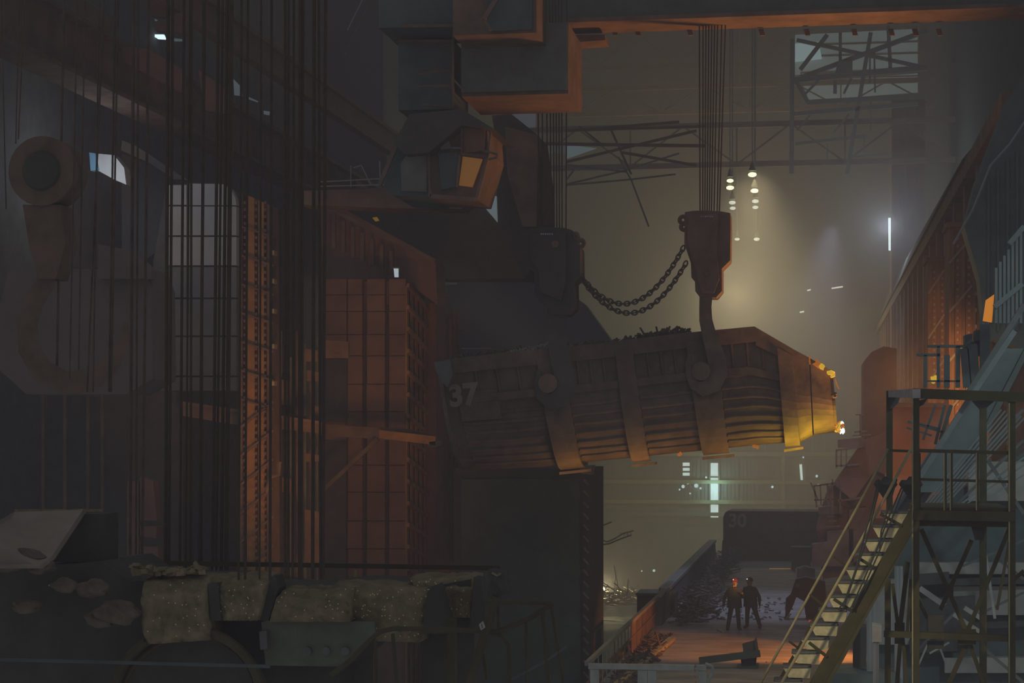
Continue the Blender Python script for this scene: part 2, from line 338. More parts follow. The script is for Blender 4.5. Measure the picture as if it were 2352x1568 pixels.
# taller second casing + dark tapering near casing
for (xa, xb, yt, Y, lab) in [(2132, 2178, 600, 66, 'shorter riveted square casing left of the tall one'), (2180, 2245, 522, 60, 'tall riveted casing standing against the right wall')]:
    t = thing('furnace_casing', lab, 'casing', P(xa, 1100, Y))
    a = P(xa, yt, Y); b = P(xb, yt, Y); part('casing_body', MB().box(a.x, b.x, Y, Y + 2, 0, a.z), M_RED, t)
    part('casing_cap', MB().box(a.x - .08, b.x + .08, Y - .08, Y + 2.1, a.z, a.z + .15), M_RUST, t)
    for fx in (.12, .5, .88):
        x = lerp(a.x, b.x, fx); part('casing_strip', MB().box(x - .05, x + .05, Y - .1, Y, 0, a.z - .1), M_RUST, t)
    r2 = MB()
    for q in range(40):
        for fx in (.3, .7):
            x = lerp(a.x, b.x, fx); z = a.z - .4 - q*.22; r2.box(x - .035, x + .035, Y - .05, Y, z, z + .08)
    part('rivet', r2, M_GREY, t, kind='stuff')
    for q in range(4):
        z = a.z - .6 - q*1.5; part('cross_strap', MB().bar((a.x, Y - .06, z - .5), (lerp(a.x, b.x, .8), Y - .06, z + .3), .1, .06), M_GREY, t)
nc = thing('near_casing', 'huge dark sloping casing filling the upper right edge', 'casing', P(2330, 700, 46))
part('casing_body', MB().px([(2352,170),(2400,150),(2400,820),(2262,770),(2250,640),(2215,520),(2240,420),(2310,235)], 46, 1.0), M_TEAL, nc)
part('edge_cable', MB().path([P(2190,560,45.8),P(2235,480,45.8),P(2275,380,45.8),P(2320,330,45.8),P(2360,270,45.8)], .03), M_GREY, nc)
for x in (2268, 2290, 2312, 2334): part('wall_rib', MB().px([(x,420-(x-2260)),(x+5,415-(x-2260)),(x+5,760),(x,760)], 45.9, .1), M_TEAL, nc)
# dark rising hood above furnaces
part('hood', MB().prism([(4.5, 62, 15.5), (4.5, 165, 15.5), (5.6, 165, 18.6), (5.6, 62, 16.8)], (1.5, 0, 0)), M_BLACK, fw)
op = thing('glowing_doorway', 'glowing orange opening high at the right edge', 'doorway', P(2270, 740, 44))
part('glow', MB().px([(2263,690),(2289,672),(2285,712),(2278,740),(2256,736)], 44.2, .1), E_FIRE, op)
part('door_frame', MB().px([(2250,745),(2262,685),(2264,688),(2256,744)], 44, .2).px([(2286,668),(2296,664),(2290,742),(2280,742)], 44, .2), M_TEAL, op)
# grille of vertical bars upper right
gr = thing('bar_grille', 'tall grille of upright grey bars with a slanted rail at right edge', 'grille', P(2320, 740, 40))
for i in range(8):
    x = 2288 + i*9.5; part('bar', MB().bar(P(x, 615 - i*14, 40), P(x, 742, 40), .05), M_CHUTE, gr)
part('slanted_rail', MB().bar(P(2284,705,40), P(2348,652,40), .16, .1), M_CHUTE, gr)
part('slanted_rail', MB().bar(P(2318,560,40), P(2352,520,40), .14, .1), M_CHUTE, gr)
# conveyor chutes, diagonal plates
def plate(name, label, cat, poly, Y, th, m, rails=True):
    t = thing(name, label, cat, P(poly[-1][0], poly[-1][1], Y)); part('chute_plate', MB().px(poly, Y, th), m, t)
    if rails:
        a, b, c, d = poly[0], poly[1], poly[2], poly[3]
        part('side_flange', MB().bar(P(a[0], a[1], Y - .1), P(d[0], d[1], Y - .1), .1, .18, up=(0,1,0)), M_CHUTE, t)
        part('side_flange', MB().bar(P(b[0], b[1], Y - .1), P(c[0], c[1], Y - .1), .1, .18, up=(0,1,0)), M_DARK, t)
    return t
plate('chute', 'broad smooth grey chute slanting down behind the platform', 'chute', [(2300,800),(2360,800),(2190,1130),(2090,1130)], 37, .5, M_CHUTE)
plate('chute', 'narrower dark chute slanting above the broad one', 'chute', [(2330,760),(2352,700),(2225,900),(2236,902)], 36.5, .3, M_TEAL)
plate('chute', 'lower grey chute plate behind the stair head', 'chute', [(2140,1040),(2200,1040),(2110,1160),(2040,1190)], 38, .4, M_CHUTE)
# dim machinery background behind stair tower
bgm = thing('charging_machine', 'big dim grey machine body behind the stair tower', 'machine', P(2250, 1560, 42))
part('machine_body', MB().px([(2110,1180),(2400,1010),(2400,1700),(2010,1700),(2010,1260)], 43, 2.5), M_TEAL, bgm)
for (x0, y0, x1, y1) in [(2105,1292,2400,1318),(2190,1346,2400,1412),(2170,1510,2400,1545),(2010,1330,2090,1480),(2225,1060,2400,1150),(2120,1400,2180,1450)]:
    part('machine_panel', MB().px([(x0,y0),(x1,y0),(x1,y1),(x0,y1)], 42.7, .3), mat('dusty_machine_panel', (.46,.44,.41), .8, 0, .4, .8), bgm)
for (x0, y0, x1, y1) in [(2100,1320,2180,1345),(2180,1330,2400,1345),(2230,1430,2400,1440),(2110,1375,2240,1470),(2090,1470,2200,1500)]:
    part('machine_recess', MB().px([(x0,y0),(x1,y0-6),(x1,y1-6),(x0,y1)], 42.5, .25), M_BLACK, bgm)
pxbars('cable_run', 'fan of slanted pale cables and pipes behind the platform railing', 'cables',
   [(2112+i*8,1172,2300+i*9,940+i*3,4) for i in range(7)] + [(2190,1170,2352,1050,4),(2200,1170,2352,1068,3),(2260,1150,2352,1090,3)], 36, 4, M_CHUTE, 'cable')
pxbars('pipe_bracing', 'tangle of dark diagonal members behind the tower braces', 'bracing',
   [(2350,940,2130,1180,7),(2352,1010,2180,1175,6),(2352,1240,2210,1300,5),(2352,1360,2230,1420,5),(2230,1000,2352,1180,8),(2300,1290,2352,1330,7),(2100,1500,2200,1400,6),(2250,1480,2352,1568,7)], 40, 5, M_DARK)
pxbars('pale_struts', 'pale slanted struts low behind the stair tower', 'struts',
   [(2112,1350,2170,1390,12),(2110,1370,2130,1416,4),(2215,1395,2262,1425,10),(2190,1410,2250,1450,9),(2104,1540,2130,1480,4),(2135,1500,2180,1475,4),(2160,1490,2175,1530,4),(2262,1260,2285,1420,6)], 39, 5, mat('pale_strut', (.42,.42,.40), .8))
yb = thing('control_box', 'pale upright control box under the stair', 'box', P(2015, 1470, 34)); part('box_body', MB().px([(2003,1432),(2025,1436),(2025,1474),(2003,1474)], 34, .3), M_GRAIL, yb); part('conduit', MB().tube(P(2012,1474,34.1), P(2012,1600,34.1), .06), M_GREY, yb)
ps = thing('pipe_stand', 'grey pipes and dark box standing under the stair', 'pipe stand', P(1980,1568,36))
for x in (1996, 2006, 2060, 2068): part('pipe', MB().tube(P(x,1300,36), P(x,1640,36), .05), M_GREY, ps)
part('dark_box', MB().px([(1960,1440),(1990,1440),(1990,1540),(1960,1540)], 36.5, .6), M_BLACK, ps)
part('floor_plate', MB().px([(1900,1545),(2060,1550),(2060,1600),(1900,1600)], 35.5, 1), M_TEAL, ps)

# orange wall in front of furnace behind platform frame
hw = thing('heat_shield', 'smooth orange-lit shield wall behind the platform frame', 'shield wall', P(2100, 1100, 46))
part('shield_plate', MB().px([(2050,935),(2170,935),(2180,1000),(2100,1190),(2000,1190),(2045,1060)], 46, .4), M_RED, hw)
part('shield_frame', MB().px([(2050,925),(2170,925),(2170,935),(2050,935)], 45.9, .2), M_RUST, hw)
fr_ = thing('small_fire', 'small bright flame glimpsed through the upper railing', 'flame', P(2147, 880, 47)); part('flame_tongue', MB().lump(P(2147,869,47), .09, .05, .07, 3, 2, .3).lump(P(2143,877,47), .06, .04, .04, 4, 1, .3), E_HOT, fr_)

# small upper gallery railings
gl = thing('upper_gallery', 'small dark gallery with T-shaped rails above the platform beam', 'gallery', P(2150, 890, 42))
for a in [(2105,815,2160,815,6),(2130,795,2215,795,6),(2125,815,2125,890,7),(2155,795,2155,890,6),(2200,795,2200,890,10),(2175,815,2175,890,12),(2130,875,2205,875,4),(2215,795,2232,780,6),(2215,800,2222,890,18),(2232,790,2240,880,22),(2262,745,2262,890,22)]:
    part('gallery_rail', MB().bar(P(a[0],a[1],42), P(a[2],a[3],42), a[4]*42/F, .12, up=(0,1,0)), M_TEAL, gl)
for (x, y) in [(2225,775),(2248,765),(2268,758),(2245,790)]: part('gallery_box', MB().px([(x-9,y-6),(x+9,y-10),(x+9,y+26),(x-9,y+26)], 42.2, .5), M_TEAL, gl)
lad = thing('leaning_ladder', 'dark ladder leaning in front of the orange shield', 'ladder', P(2130, 1010, 40))
for a in [(2148,930,2120,1010,5),(2170,930,2148,1020,6),(2185,930,2160,1010,8),(2085,968,2165,992,5),(2110,972,2160,985,4),(2082,982,2140,1000,4)]:
    part('ladder_bar', MB().bar(P(a[0],a[1],40), P(a[2],a[3],40), a[4]*40/F, .06, up=(0,1,0)), M_TEAL, lad)

# charging machine cab/platforms at right mid distance (red-brown)
cm = thing('furnace_platform', 'red-brown stepped platform with railings beyond the people', 'platform', P(1980, 1300, 80))
part('platform_body', MB().px([(1905,1120),(2030,1060),(2060,1300),(1890,1330),(1875,1210)], 82, 4), M_RED, cm)
part('sloping_hood', MB().px([(1915,1112),(1985,1010),(2060,985),(2060,1100),(2010,1080),(1960,1150)], 80, 2), M_RED, cm)
for a in [(1868,1116,1925,1108,4),(1870,1116,1876,1165,4),(1884,1112,1886,1160,3),(1900,1110,1903,1160,4),(1870,1148,1915,1146,3),(1862,1108,1880,1150,3),(1912,1100,1912,1185,3),(1930,1096,1930,1170,3),(1920,1034,1980,1026,4),(1921,1034,1921,1075,4),(1932,1034,1932,1072,3),(1944,1032,1944,1070,3),(1920,1070,1975,1066,4),(1965,952,1985,952,3),(1976,952,1976,1000,4),(1962,992,1990,990,4),(1958,1000,2000,998,3),(1925,1150,1985,1142,4),(1900,1186,1916,1186,3),(1902,1196,1922,1196,3),(1893,1210,1930,1208,3)]:
    part('platform_rail', MB().bar(P(a[0],a[1],79), P(a[2],a[3],79), a[4]*79/F, .08, up=(0,1,0)), M_RUST, cm)
for i, (x0,y0,x1,y1) in enumerate([(1925,1010,1985,1028),(1880,1165,1935,1180),(1900,1220,1960,1300),(1865,1250,1900,1300),(1950,1170,1990,1290)]):
    part('platform_panel', MB().px([(x0,y0),(x1,y0-6),(x1,y1),(x0,y1)], 80.5 if i else 79.5, 1.0), M_RUST, cm)
part('end_tower', MB().px([(1984,830),(2002,808),(2030,795),(2060,800),(2060,1080),(1984,1080)], 88, 5), M_RED, cm)

# ================================================================== STAIR TOWER (about 30 m away)
YS = 30.0
tw = thing('stair_tower', 'dark olive braced steel tower carrying the railed platform', 'tower', PG(2200, 1560, 2.0) if False else P(2200, 1568, YS))
def sbar(t, name, x0, y0, x1, y1, wpx, Y=YS, m=M_OLIVE, dep=None):
    return part(name, MB().bar(P(x0, y0, Y), P(x1, y1, Y), wpx*Y/F, dep or wpx*Y/F, up=(0, 1, 0)), m, t)
sbar(tw, 'post', 2103, 895, 2103, 1640, 16); sbar(tw, 'post', 2324, 910, 2324, 1640, 15)
sbar(tw, 'post', 2043, 897, 2043, 1180, 14, YS + 2.0); sbar(tw, 'post', 2258, 915, 2258, 1640, 15, YS + 2.0)
sbar(tw, 'post', 2039, 1330, 2039, 1640, 13, YS + 2.0)
sbar(tw, 'top_beam', 2096, 903, 2352, 912, 22, YS, M_OLIVE)
part('top_beam', MB().prism([P(2039,912,YS + 2.0), P(2039,897,YS + 2.0), P(2096,893,YS - .1), P(2096,914,YS - .1)], (.12, .0, 0)), M_GRAIL, tw, 'side beam in pale paint for the light it catches')  # caught light is put into the grey paint; other beams are olive
sbar(tw, 'floor_beam', 2096, 1182, 2330, 1186, 22); sbar(tw, 'floor_beam', 2096, 1200, 2330, 1203, 14, YS + .25)
sbar(tw, 'cross_beam', 2030, 1455, 2330, 1466, 14, YS, M_OLIVE)
sbar(tw, 'guard_rail', 2096, 1034, 2318, 1040, 8); sbar(tw, 'guard_rail', 2096, 1100, 2318, 1106, 6)
sbar(tw, 'guard_rail', 2043, 1034, 2096, 1036, 6, YS + 1)
for x in (2112, 2172, 2186, 2246): sbar(tw, 'baluster', x, 1040, x, 1172, 5, YS, M_OLIVE); part('baluster', MB().bar(P(x-3.5,1040,YS-.02), P(x-3.5,1172,YS-.02), .018), M_YEL, tw)  # the thin yellow bars paint a lit left edge on each baluster
for (a) in [(2116,1215,2220,1450,10),(2322,1205,2222,1450,9),(2232,1240,2160,1400,9),(2104,1364,2130,1420,8),(2225,1470,2165,1600,10),(2225,1470,2270,1600,9),(2050,1340,2064,1450,8),(2085,1290,2066,1450,10),(2092,1330,2084,1450,7),(2068,1470,2058,1600,9),(2074,1470,2085,1600,8),(2330,1330,2352,1310,8),(2324,1210,2290,1400,6)]:
    sbar(tw, 'diagonal_brace', a[0], a[1], a[2], a[3], a[4], YS + .3 if a[0] % 4 else YS + 1.2)
part('gusset_plate', MB().px([(2130,1412),(2168,1412),(2168,1455),(2130,1455)], YS + .2, .05), M_BLACK, tw)
part('gusset_plate', MB().px([(2130,1472),(2168,1472),(2168,1490),(2130,1490)], YS + .2, .05), M_BLACK, tw)
part('gusset_plate', MB().px([(2230,1206),(2260,1206),(2260,1240),(2240,1240)], YS + .5, .05), M_BLACK, tw)
part('gusset_plate', MB().px([(2201,1445),(2242,1445),(2242,1480),(2201,1480)], YS + .1, .05), M_OLIVE, tw)
part('gusset_plate', MB().px([(2055,1430),(2078,1430),(2078,1478),(2055,1478)], YS + .3, .05), M_BLACK, tw)
part('corner_gusset', MB().px([(2043,912),(2068,912),(2062,926),(2050,938),(2043,938)], YS + 1.9, .05), M_BLACK, tw)
part('corner_gusset', MB().px([(2110,920),(2130,915),(2122,928),(2110,935)], YS, .05), M_BLACK, tw)
part('corner_gusset', MB().px([(2232,920),(2285,920),(2262,940),(2250,940)], YS, .05), M_BLACK, tw)
for (a) in [(2096,895,2096,1568),(2318,925,2318,1568)]: part('lit_edge', MB().bar(P(a[0],a[1],YS-.06), P(a[2],a[3],YS-.06), .02), M_YEL, tw, 'bright strip added for the lit edge of the post')  # yellow strips stand in for highlights along the posts
part('platform_deck', MB().prism([P(2100,1174,YS), P(2320,1176,YS), P(2320,1176,YS) + Vector((0, 2.2, 0)), P(2100,1174,YS) + Vector((0, 2.2, 0))], (0, 0, .06)), M_OLIVE, tw)

st = thing('staircase', 'steep olive steel staircase with dusty yellow steps at right', 'staircase', P(1830, 1600, YS))
part('stringer', MB().px([(2096,1160),(2092,1222),(1866,1620),(1828,1620)], YS - .55, .06), M_OLIVE, st)
part('stringer', MB().px([(2096,1222),(2090,1235),(1880,1620),(1866,1620)], YS - .75, .25), M_OLIVE, st)
part('stringer', MB().px([(2005,1190),(2012,1190),(1762,1620),(1752,1620)], YS + .35, .06), M_OLIVE, st)
m_side = mat('step_side', (.55, .47, .28), .8, 0, .4, 5.0, .2)
for i in range(15):
    # step positions read along the stringer
    t_ = i / 13.0; ly = 1187 + i * 32.2; lx = 2024 - i * 20.6 if i else 2035
    lx = 2024 - i*20.6; rx = lx + 66; yy = ly - 14
    fr = MB().px([(lx,yy+3),(rx,yy+3),(rx-4,yy+30),(lx+14,yy+28)], YS, .04)
    part('riser', fr, M_TREAD, st)
    a, b = P(lx,yy,YS), P(rx,yy,YS)
    part('tread', MB().prism([a, b, b + Vector((0,.34,.0)), a + Vector((0,.34,0))], (0,0,-.04)), M_DUST, st)
    part('tread_lip', MB().bar(P(lx+2,yy+3,YS-.02), P(rx-2,yy+3,YS-.02), .03), M_DUST, st)
def rail(name, pts, Y, wpx, m, par):
    part(name, MB().path([P(a, b, Y) for a, b in pts], wpx*Y/F/2, 8), m, par)
rail('handrail', [(2040,1030),(1985,1135),(1890,1310),(1745,1572),(1725,1610)], YS + .4, 6, M_YEL, st)
rail('handrail', [(2093,1030),(2040,1130),(1950,1290),(1800,1560),(1780,1600)], YS - .5, 7, M_YEL, st)
for a in [(2022,1180,2072,1208),(1965,1277,2010,1305),(1915,1375,1958,1404),(1858,1475,1900,1508)]: part('rail_bracket', MB().tube(P(a[0],a[1],YS-.55), P(a[2],a[3],YS-.55), .028), M_OLIVE, st)
for a in [(1915,1278,1950,1305),(1860,1365,1898,1395),(1812,1472,1850,1500)]: part('rail_bracket', MB().tube(P(a[0],a[1],YS+.3), P(a[2],a[3],YS+.3), .02), M_OLIVE, st)
cb = thing('loose_cables', 'loose black cables draped down along the stair handrail', 'cable', P(2030, 1180, YS - .6))
for pts in ([(2018,1100),(2000,1180),(1985,1230),(1968,1300),(1940,1380),(1925,1400)], [(2022,1105),(2004,1185),(1990,1240),(1960,1330),(1936,1400)], [(2075,1110),(2040,1190),(2010,1270),(1980,1340),(1955,1395)], [(2078,1115),(2045,1200),(2018,1270),(1985,1345),(1960,1390),(1958,1400),(1952,1395)], [(2060,1100),(2030,1200),(2024,1220),(2020,1260)]):
    part('cable', MB().path([P(a, b, YS - .65) for a, b in pts], .014, 6), M_CABLE, cb)
for (x, y, lab) in [(2034,1112,'left dark hopper-shaped lamp hanging beside the stair head'),(2092,1112,'right dark hopper-shaped lamp hanging beside the tower post')]:
    t = thing('hanging_lamp', lab, 'lamp', P(x, y, YS + .9)); p = P(x, y + 32, YS + .9)
    part('lamp_shade', MB().path([P(x,y+34,YS+.9), P(x,y+20,YS+.9), P(x,y,YS+.9), P(x,y-10,YS+.9)], [.03,.09,.19,.15], 14), M_BLACK, t)
    part('lamp_neck', MB().path([P(x,y-10,YS+.9), P(x,y-18,YS+.9)], [.07,.03], 10), M_BLACK, t)

# ================================================================== OVERHEAD CRANE
cr = thing('overhead_crane', 'dark overhead crane girder spanning the top with orange-lit flange', 'crane', P(1800, 60, 49.5))
za = P(1310, 46, 49).z; xa = P(1225, 46, 49).x; xb = P(2420, 46, 49).x
part('girder', MB().box(xa, xb, 49.15, 50.3, za + .05, za + 2.4), M_TEAL, cr)
part('bottom_flange', MB().box(xa, xb, 49, 50.45, za - .06, za + .05), M_RUST, cr, 'orange-lit underside of the girder')
part('web_rail', MB().box(xa, xb, 49.0, 49.15, za + 1.0, za + 1.1), M_DARK, cr)
for x in (1404, 1457, 1577, 1742, 1846, 1955, 2040, 2095, 2150):
    p = P(x, 66, 50.4); part('bracket', MB().prism([p, p + Vector((.13,0,0)), p + Vector((.17,0,-.17)), p + Vector((.05,0,-.17))], (0, .1, 0)), M_RUST, cr)
part('flange_step', MB().px([(1318,80),(1390,79),(1390,92),(1318,97)], 49.8, .9), M_RUST, cr)
def rbox(name, x0, y0, x1, y1, Y, dY, m, par, label=None):
    a = P(x0, y0, Y); b = P(x1, y1, Y); return part(name, MB().box(a.x, b.x, Y, Y + dY, b.z, a.z), m, par, label)
rbox('trolley_box', 1060, 60, 1305, 215, 44.2, 2.6, M_RUST, cr, 'trolley box with orange-lit bottom')
part('trolley_face', MB().box(P(1060,60,44.15).x, P(1303,60,44.15).x, 44.1, 44.2, P(1060,213,44.15).z, P(1060,60,44.15).z), M_DARK, cr)
rbox('upper_trolley_box', 1040, -60, 1232, 75, 42.6, 1.5, M_RUST, cr)
part('upper_trolley_face', MB().box(P(1119,0,42.5).x, P(1222,0,42.5).x, 42.5, 42.6, P(1060,72,42.5).z, P(1060,-60,42.5).z), M_TEAL, cr)
part('hose_arm', MB().bar(P(1112,45,42.3), P(1145,-10,42.3), .1, .1), M_RUST, cr)
part('hose_arm', MB().bar(P(1112,45,42.3), P(1127,70,42.3), .06, .06), M_RUST, cr)
rbox('trolley_body', 870, -60, 1116, 56, 43.4, 2, M_TEAL, cr)
part('walkway_strip', MB().bar(P(925,60,43.3), P(1112,58,43.3), .08, .08), M_RUST, cr)
rbox('cable_drum_housing', 915, 95, 1040, 250, 44.6, 2, M_TEAL, cr)
part('housing_edge', MB().bar(P(915,95,44.4), P(1040,95,44.4), .12, .06), M_RUST, cr)
part('housing_edge', MB().bar(P(1041,80,44), P(1041,248,44), .05, .05), M_RUST, cr)
part('panel_seam', MB().bar(P(1128,76,42.6), P(1145,102,44), .03), M_BLACK, cr)
part('housing_rail', MB().path([P(960,170,44.1),P(1030,160,44.1),P(1038,170,44.1),P(1038,200,44.1)], .03), M_RUST, cr)
part('housing_rail', MB().path([P(960,199,44.1),P(1030,197,44.1),P(1040,205,44.1)], .03), M_RUST, cr)
for a in [(1040,180,1062,205),(1040,215,1062,242)]: part('housing_rail', MB().tube(P(a[0],a[1],44), P(a[2],a[3],44), .025), M_RUST, cr)
part('housing_rail', MB().bar(P(970,240,44.1), P(1036,245,44.1), .05), M_RUST, cr)

# operator cab
cab = thing('crane_cab', 'angular operator cab with amber-lit window under the crane trolley', 'crane cab', P(1000, 455, 44))
part('cab_roof', MB().px([(905,330),(940,262),(1060,250),(1135,296),(1118,292),(1060,287),(985,350),(930,355)], 43.5, 3), M_BLACK, cab)
part('cab_back', MB().px([(880,430),(905,330),(985,345),(985,452),(900,448)], 44, 2.5), M_TEAL, cab)
part('cab_body', MB().px([(985,350),(1060,287),(1118,291),(1122,350),(1092,455),(985,450)], 44, 2.2), M_RUST, cab)
part('curved_panel', MB().px([(922,438),(920,375),(932,358),(955,348),(980,346),(980,440)], 43.9, .15), mat('cab_grey', (.25,.24,.22), .8), cab)
part('window', MB().px([(1006,352),(1052,350),(1048,428),(1014,436)], 43.92, .1), M_TEAL, cab)
part('window', MB().px([(1064,290),(1114,294),(1112,346),(1064,352)], 43.9, .1), mat('cab_upper_glass', (.30,.16,.10), .4), cab)
part('window', MB().px([(1063,359),(1107,365),(1084,429),(1054,425)], 43.9, .1), E_CABW, cab, 'amber-lit lower window')
for a in [(1119,291,1127,305,4),(1127,305,1121,352,5),(1121,352,1095,455,7),(985,350,988,452,6),(1061,288,1061,352,4),(1061,354,1121,360,5),(1056,355,1050,430,5),(988,450,1092,458,9)]:
    part('frame_bar', MB().bar(P(a[0],a[1],43.8), P(a[2],a[3],43.8), a[4]*.01, .08, up=(0,1,0)), M_RUST, cab)
part('mirror_arm', MB().path([P(1108,346,43.7),P(1128,350,43.7),P(1142,355,43.7),P(1140,362,43.7),P(1122,366,43.7)], .03), M_RUST, cab)
part('side_brace', MB().bar(P(872,425,43.8), P(925,300,43.8), .09, .1, up=(0,1,0)), M_RUST, cab)
part('cab_light_box', MB().px([(1006,322),(1030,318),(1036,340),(1012,344)], 43.85, .1), mat('cab_grey', (.25,.24,.22)), cab)
part('inner_rail', MB().tube(P(980,338,43.9), P(1060,340,43.9), .02), M_GREY, cab)

# gallery below / left of the cab
gy = thing('side_gallery', 'rusty gallery beam with thin railing left of the cab', 'gallery', P(850, 450, 50))
part('gallery_beam', MB().px([(690,438),(880,432),(1090,456),(1060,480),(900,478),(690,470)], 50, 1.0), M_RUST, gy)
for a in [(730,418,880,410,3),(730,428,890,424,3),(806,430,806,380,2),(874,420,872,370,3),(830,380,852,425,2),(812,385,830,380,2)]:
    part('gallery_rail', MB().bar(P(a[0],a[1],49.9), P(a[2],a[3],49.9), a[4]*50/F, .03), M_GREY, gy)
hp = thing('hanging_cables', 'thin pale cables slanting across the dark gap at the top', 'cable', P(830, 100, 52))
part('cable', MB().tube(P(835,-5,52), P(798,70,52), .02), M_GREY, hp); part('cable', MB().tube(P(855,-5,52), P(790,130,52), .015), M_DARK, hp)
# dark hood right of the cab
hd = thing('dark_hood', 'large dark slanted hood between the cab and left hook ropes', 'hood', P(1150, 520, 52))
part('hood_plate', MB().px([(1130,265),(1175,262),(1235,310),(1250,420),(1248,560),(1205,640),(1145,520),(1140,420),(1145,360)], 53, 2.0), M_BLACK, hd)
part('hood_plate', MB().px([(1160,290),(1236,310),(1232,520),(1200,520),(1165,400)], 52.6, .4), M_RUST, hd)
wn = win(8, [(1102,428),(1124,450),(1140,450),(1142,510),(1108,470)], 58, E_DIM, 'pale blue sliver of window right of the cab', False)
win(9, [(1174,262),(1230,258),(1230,292),(1190,294)], 75, mat('slate_glass', (.3,.3,.3), emit=(.3,.36,.42), es=.10), 'dim window strip under the trolley box', False)
win(10, [(1240,330),(1300,325),(1300,352),(1240,350)], 100, mat('slate_glass', (.3,.3,.3)), 'dim slate window between the left hoist ropes', False)
win(11, [(1302,332),(1370,340),(1302,364)], 101, E_DIM, 'wedge of bluish daylight right of the left hoist ropes', False)

# ================================================================== HOOK BLOCKS, CHAINS, BUCKET
YBL, YBR = 46.0, 52.0
def Yb(px): return lerp(YBL, YBR, (px - 1001) / 910)
YH1 = Yb(1270) - .55; YH2 = Yb(1625) - .55
def hook(blk, ropes_b, ropes_t, ytop, ybot, Y, outline, plate_poly, hookpts, pin, lugs, label, gl=()):
    t = thing('hook_block', label, 'hook block', P(outline[0][0], 900, Y), 'two ladle crane hook blocks')
    part('housing', MB().px(outline, Y, .9), M_BLACK if blk == 0 else M_BUCK, t)
    part('cover_plate', MB().px(plate_poly, Y - .12, .14), M_BLACK if blk == 0 else M_BUCK, t)
    xs = [p[0] for p in outline[:3]]
    mb = MB(); n = len(hookpts); L_ = []; Rr = []
    for i, (x, y, w_) in enumerate(hookpts):
        a = hookpts[max(i-1, 0)]; b = hookpts[min(i+1, n-1)]; dx, dy = b[0]-a[0], b[1]-a[1]; l = math.hypot(dx, dy) or 1
        nx, ny = -dy/l*w_/2, dx/l*w_/2; L_.append((x+nx, y+ny)); Rr.append((x-nx, y-ny))
    vs = []; fs = []
    for i in range(n):
        for yy in (Y + .05, Y + .45):
            vs += [P(*L_[i], yy), P(*Rr[i], yy)]
    for i in range(n-1):
        a = i*4; b = a+4
        fs += [(a, a+1, b+1, b), (a+2, b+2, b+3, a+3), (a, b, b+2, a+2), (a+1, a+3, b+3, b+1)]
    fs += [(0, 2, 3, 1), (4*n-4, 4*n-3, 4*n-1, 4*n-2)]
    hk_ = part('hook', MB().add(vs, fs), M_BLACK if blk == 0 else M_BUCK, t)
    part('hook_pin', MB().cyl(P(*pin, Y - .17), (0, 1, 0), .09, .09, .3, 12), M_RUST, hk_)
    for (x, y, r_) in lugs:
        k = Y/F; c = P(x, y, Y + .2)
        part('shackle', MB().path([c + Vector((math.cos(a)*r_*k, 0, math.sin(a)*r_*k)) for a in [i*math.pi/6 for i in range(12)]], .055, 8, True), M_BUCK, t)
    for (xb, xt, wpx) in zip(ropes_b, ropes_t, [3.6]*20):
        part('hoist_rope', MB().tube(P(xb, ybot, Y + .4), P(xt, ytop, Y + .4), wpx*Y/F/2, 6), M_ROPE, t)
    return t
def dense(xs): return xs
h1 = hook(0, [1239,1248,1258,1266,1273,1279,1285,1291,1300], [1233,1243,1254,1262,1269,1276,1283,1290,1302], -30, 530, YH1,
   [(1208,530),(1222,525),(1250,522),(1296,523),(1313,528),(1316,545),(1332,570),(1333,630),(1330,638),(1319,649),(1320,706),(1305,722),(1270,722),(1249,701),(1229,680),(1226,625),(1214,611),(1210,556),(1204,547)],
   [(1218,536),(1300,534),(1300,640),(1290,690),(1240,670),(1238,620),(1220,600)],
   [(1278,700,44),(1278,740,42),(1279,780,42),(1286,820,44),(1296,860,46),(1298,890,48),(1284,916,44),(1262,922,34),(1243,908,24),(1236,880,17),(1238,850,9)], (1275,560), [(1321,543,7),(1334,559,8)],
   'left darker hook block hung on its rope set')
h2 = hook(1, [1608,1614,1619,1624,1629,1634,1640,1647,1652], [1606,1615,1622,1629,1636,1643,1650,1660,1669], -30, 492, YH2,
   [(1573,487),(1590,484),(1620,483),(1655,485),(1677,489),(1678,525),(1677,598),(1658,617),(1658,668),(1645,683),(1607,682),(1597,669),(1596,645),(1588,637),(1587,605),(1578,578),(1572,560)],
   [(1578,492),(1650,490),(1647,580),(1652,640),(1640,672),(1612,672),(1602,640),(1592,600),(1580,560)],
   [(1622,676,30),(1620,705,28),(1621,735,30),(1628,765,33),(1637,795,36),(1647,825,42),(1648,855,46),(1636,883,44),(1614,893,34),(1595,884,24),(1583,860,16),(1580,838,12),(1584,812,7)], (1622,626), [(1569,505,8),(1571,521,7)],
   'right reddish hook block hung on its rope set')
# lettering-like row of bright rivets on the blocks
for (t, xs, y, Y) in ((h1, [1243+i*5 for i in range(6)], 537, YH1), (h2, [1611+i*5 for i in range(6)], 497, YH2)):
    rr = MB()
    for x in xs: rr.cyl(P(x, y, Y - .16), (0, 1, 0), .022, .022, .05, 8)
    part('bright_stud', rr, M_SWARF, t, kind='stuff')
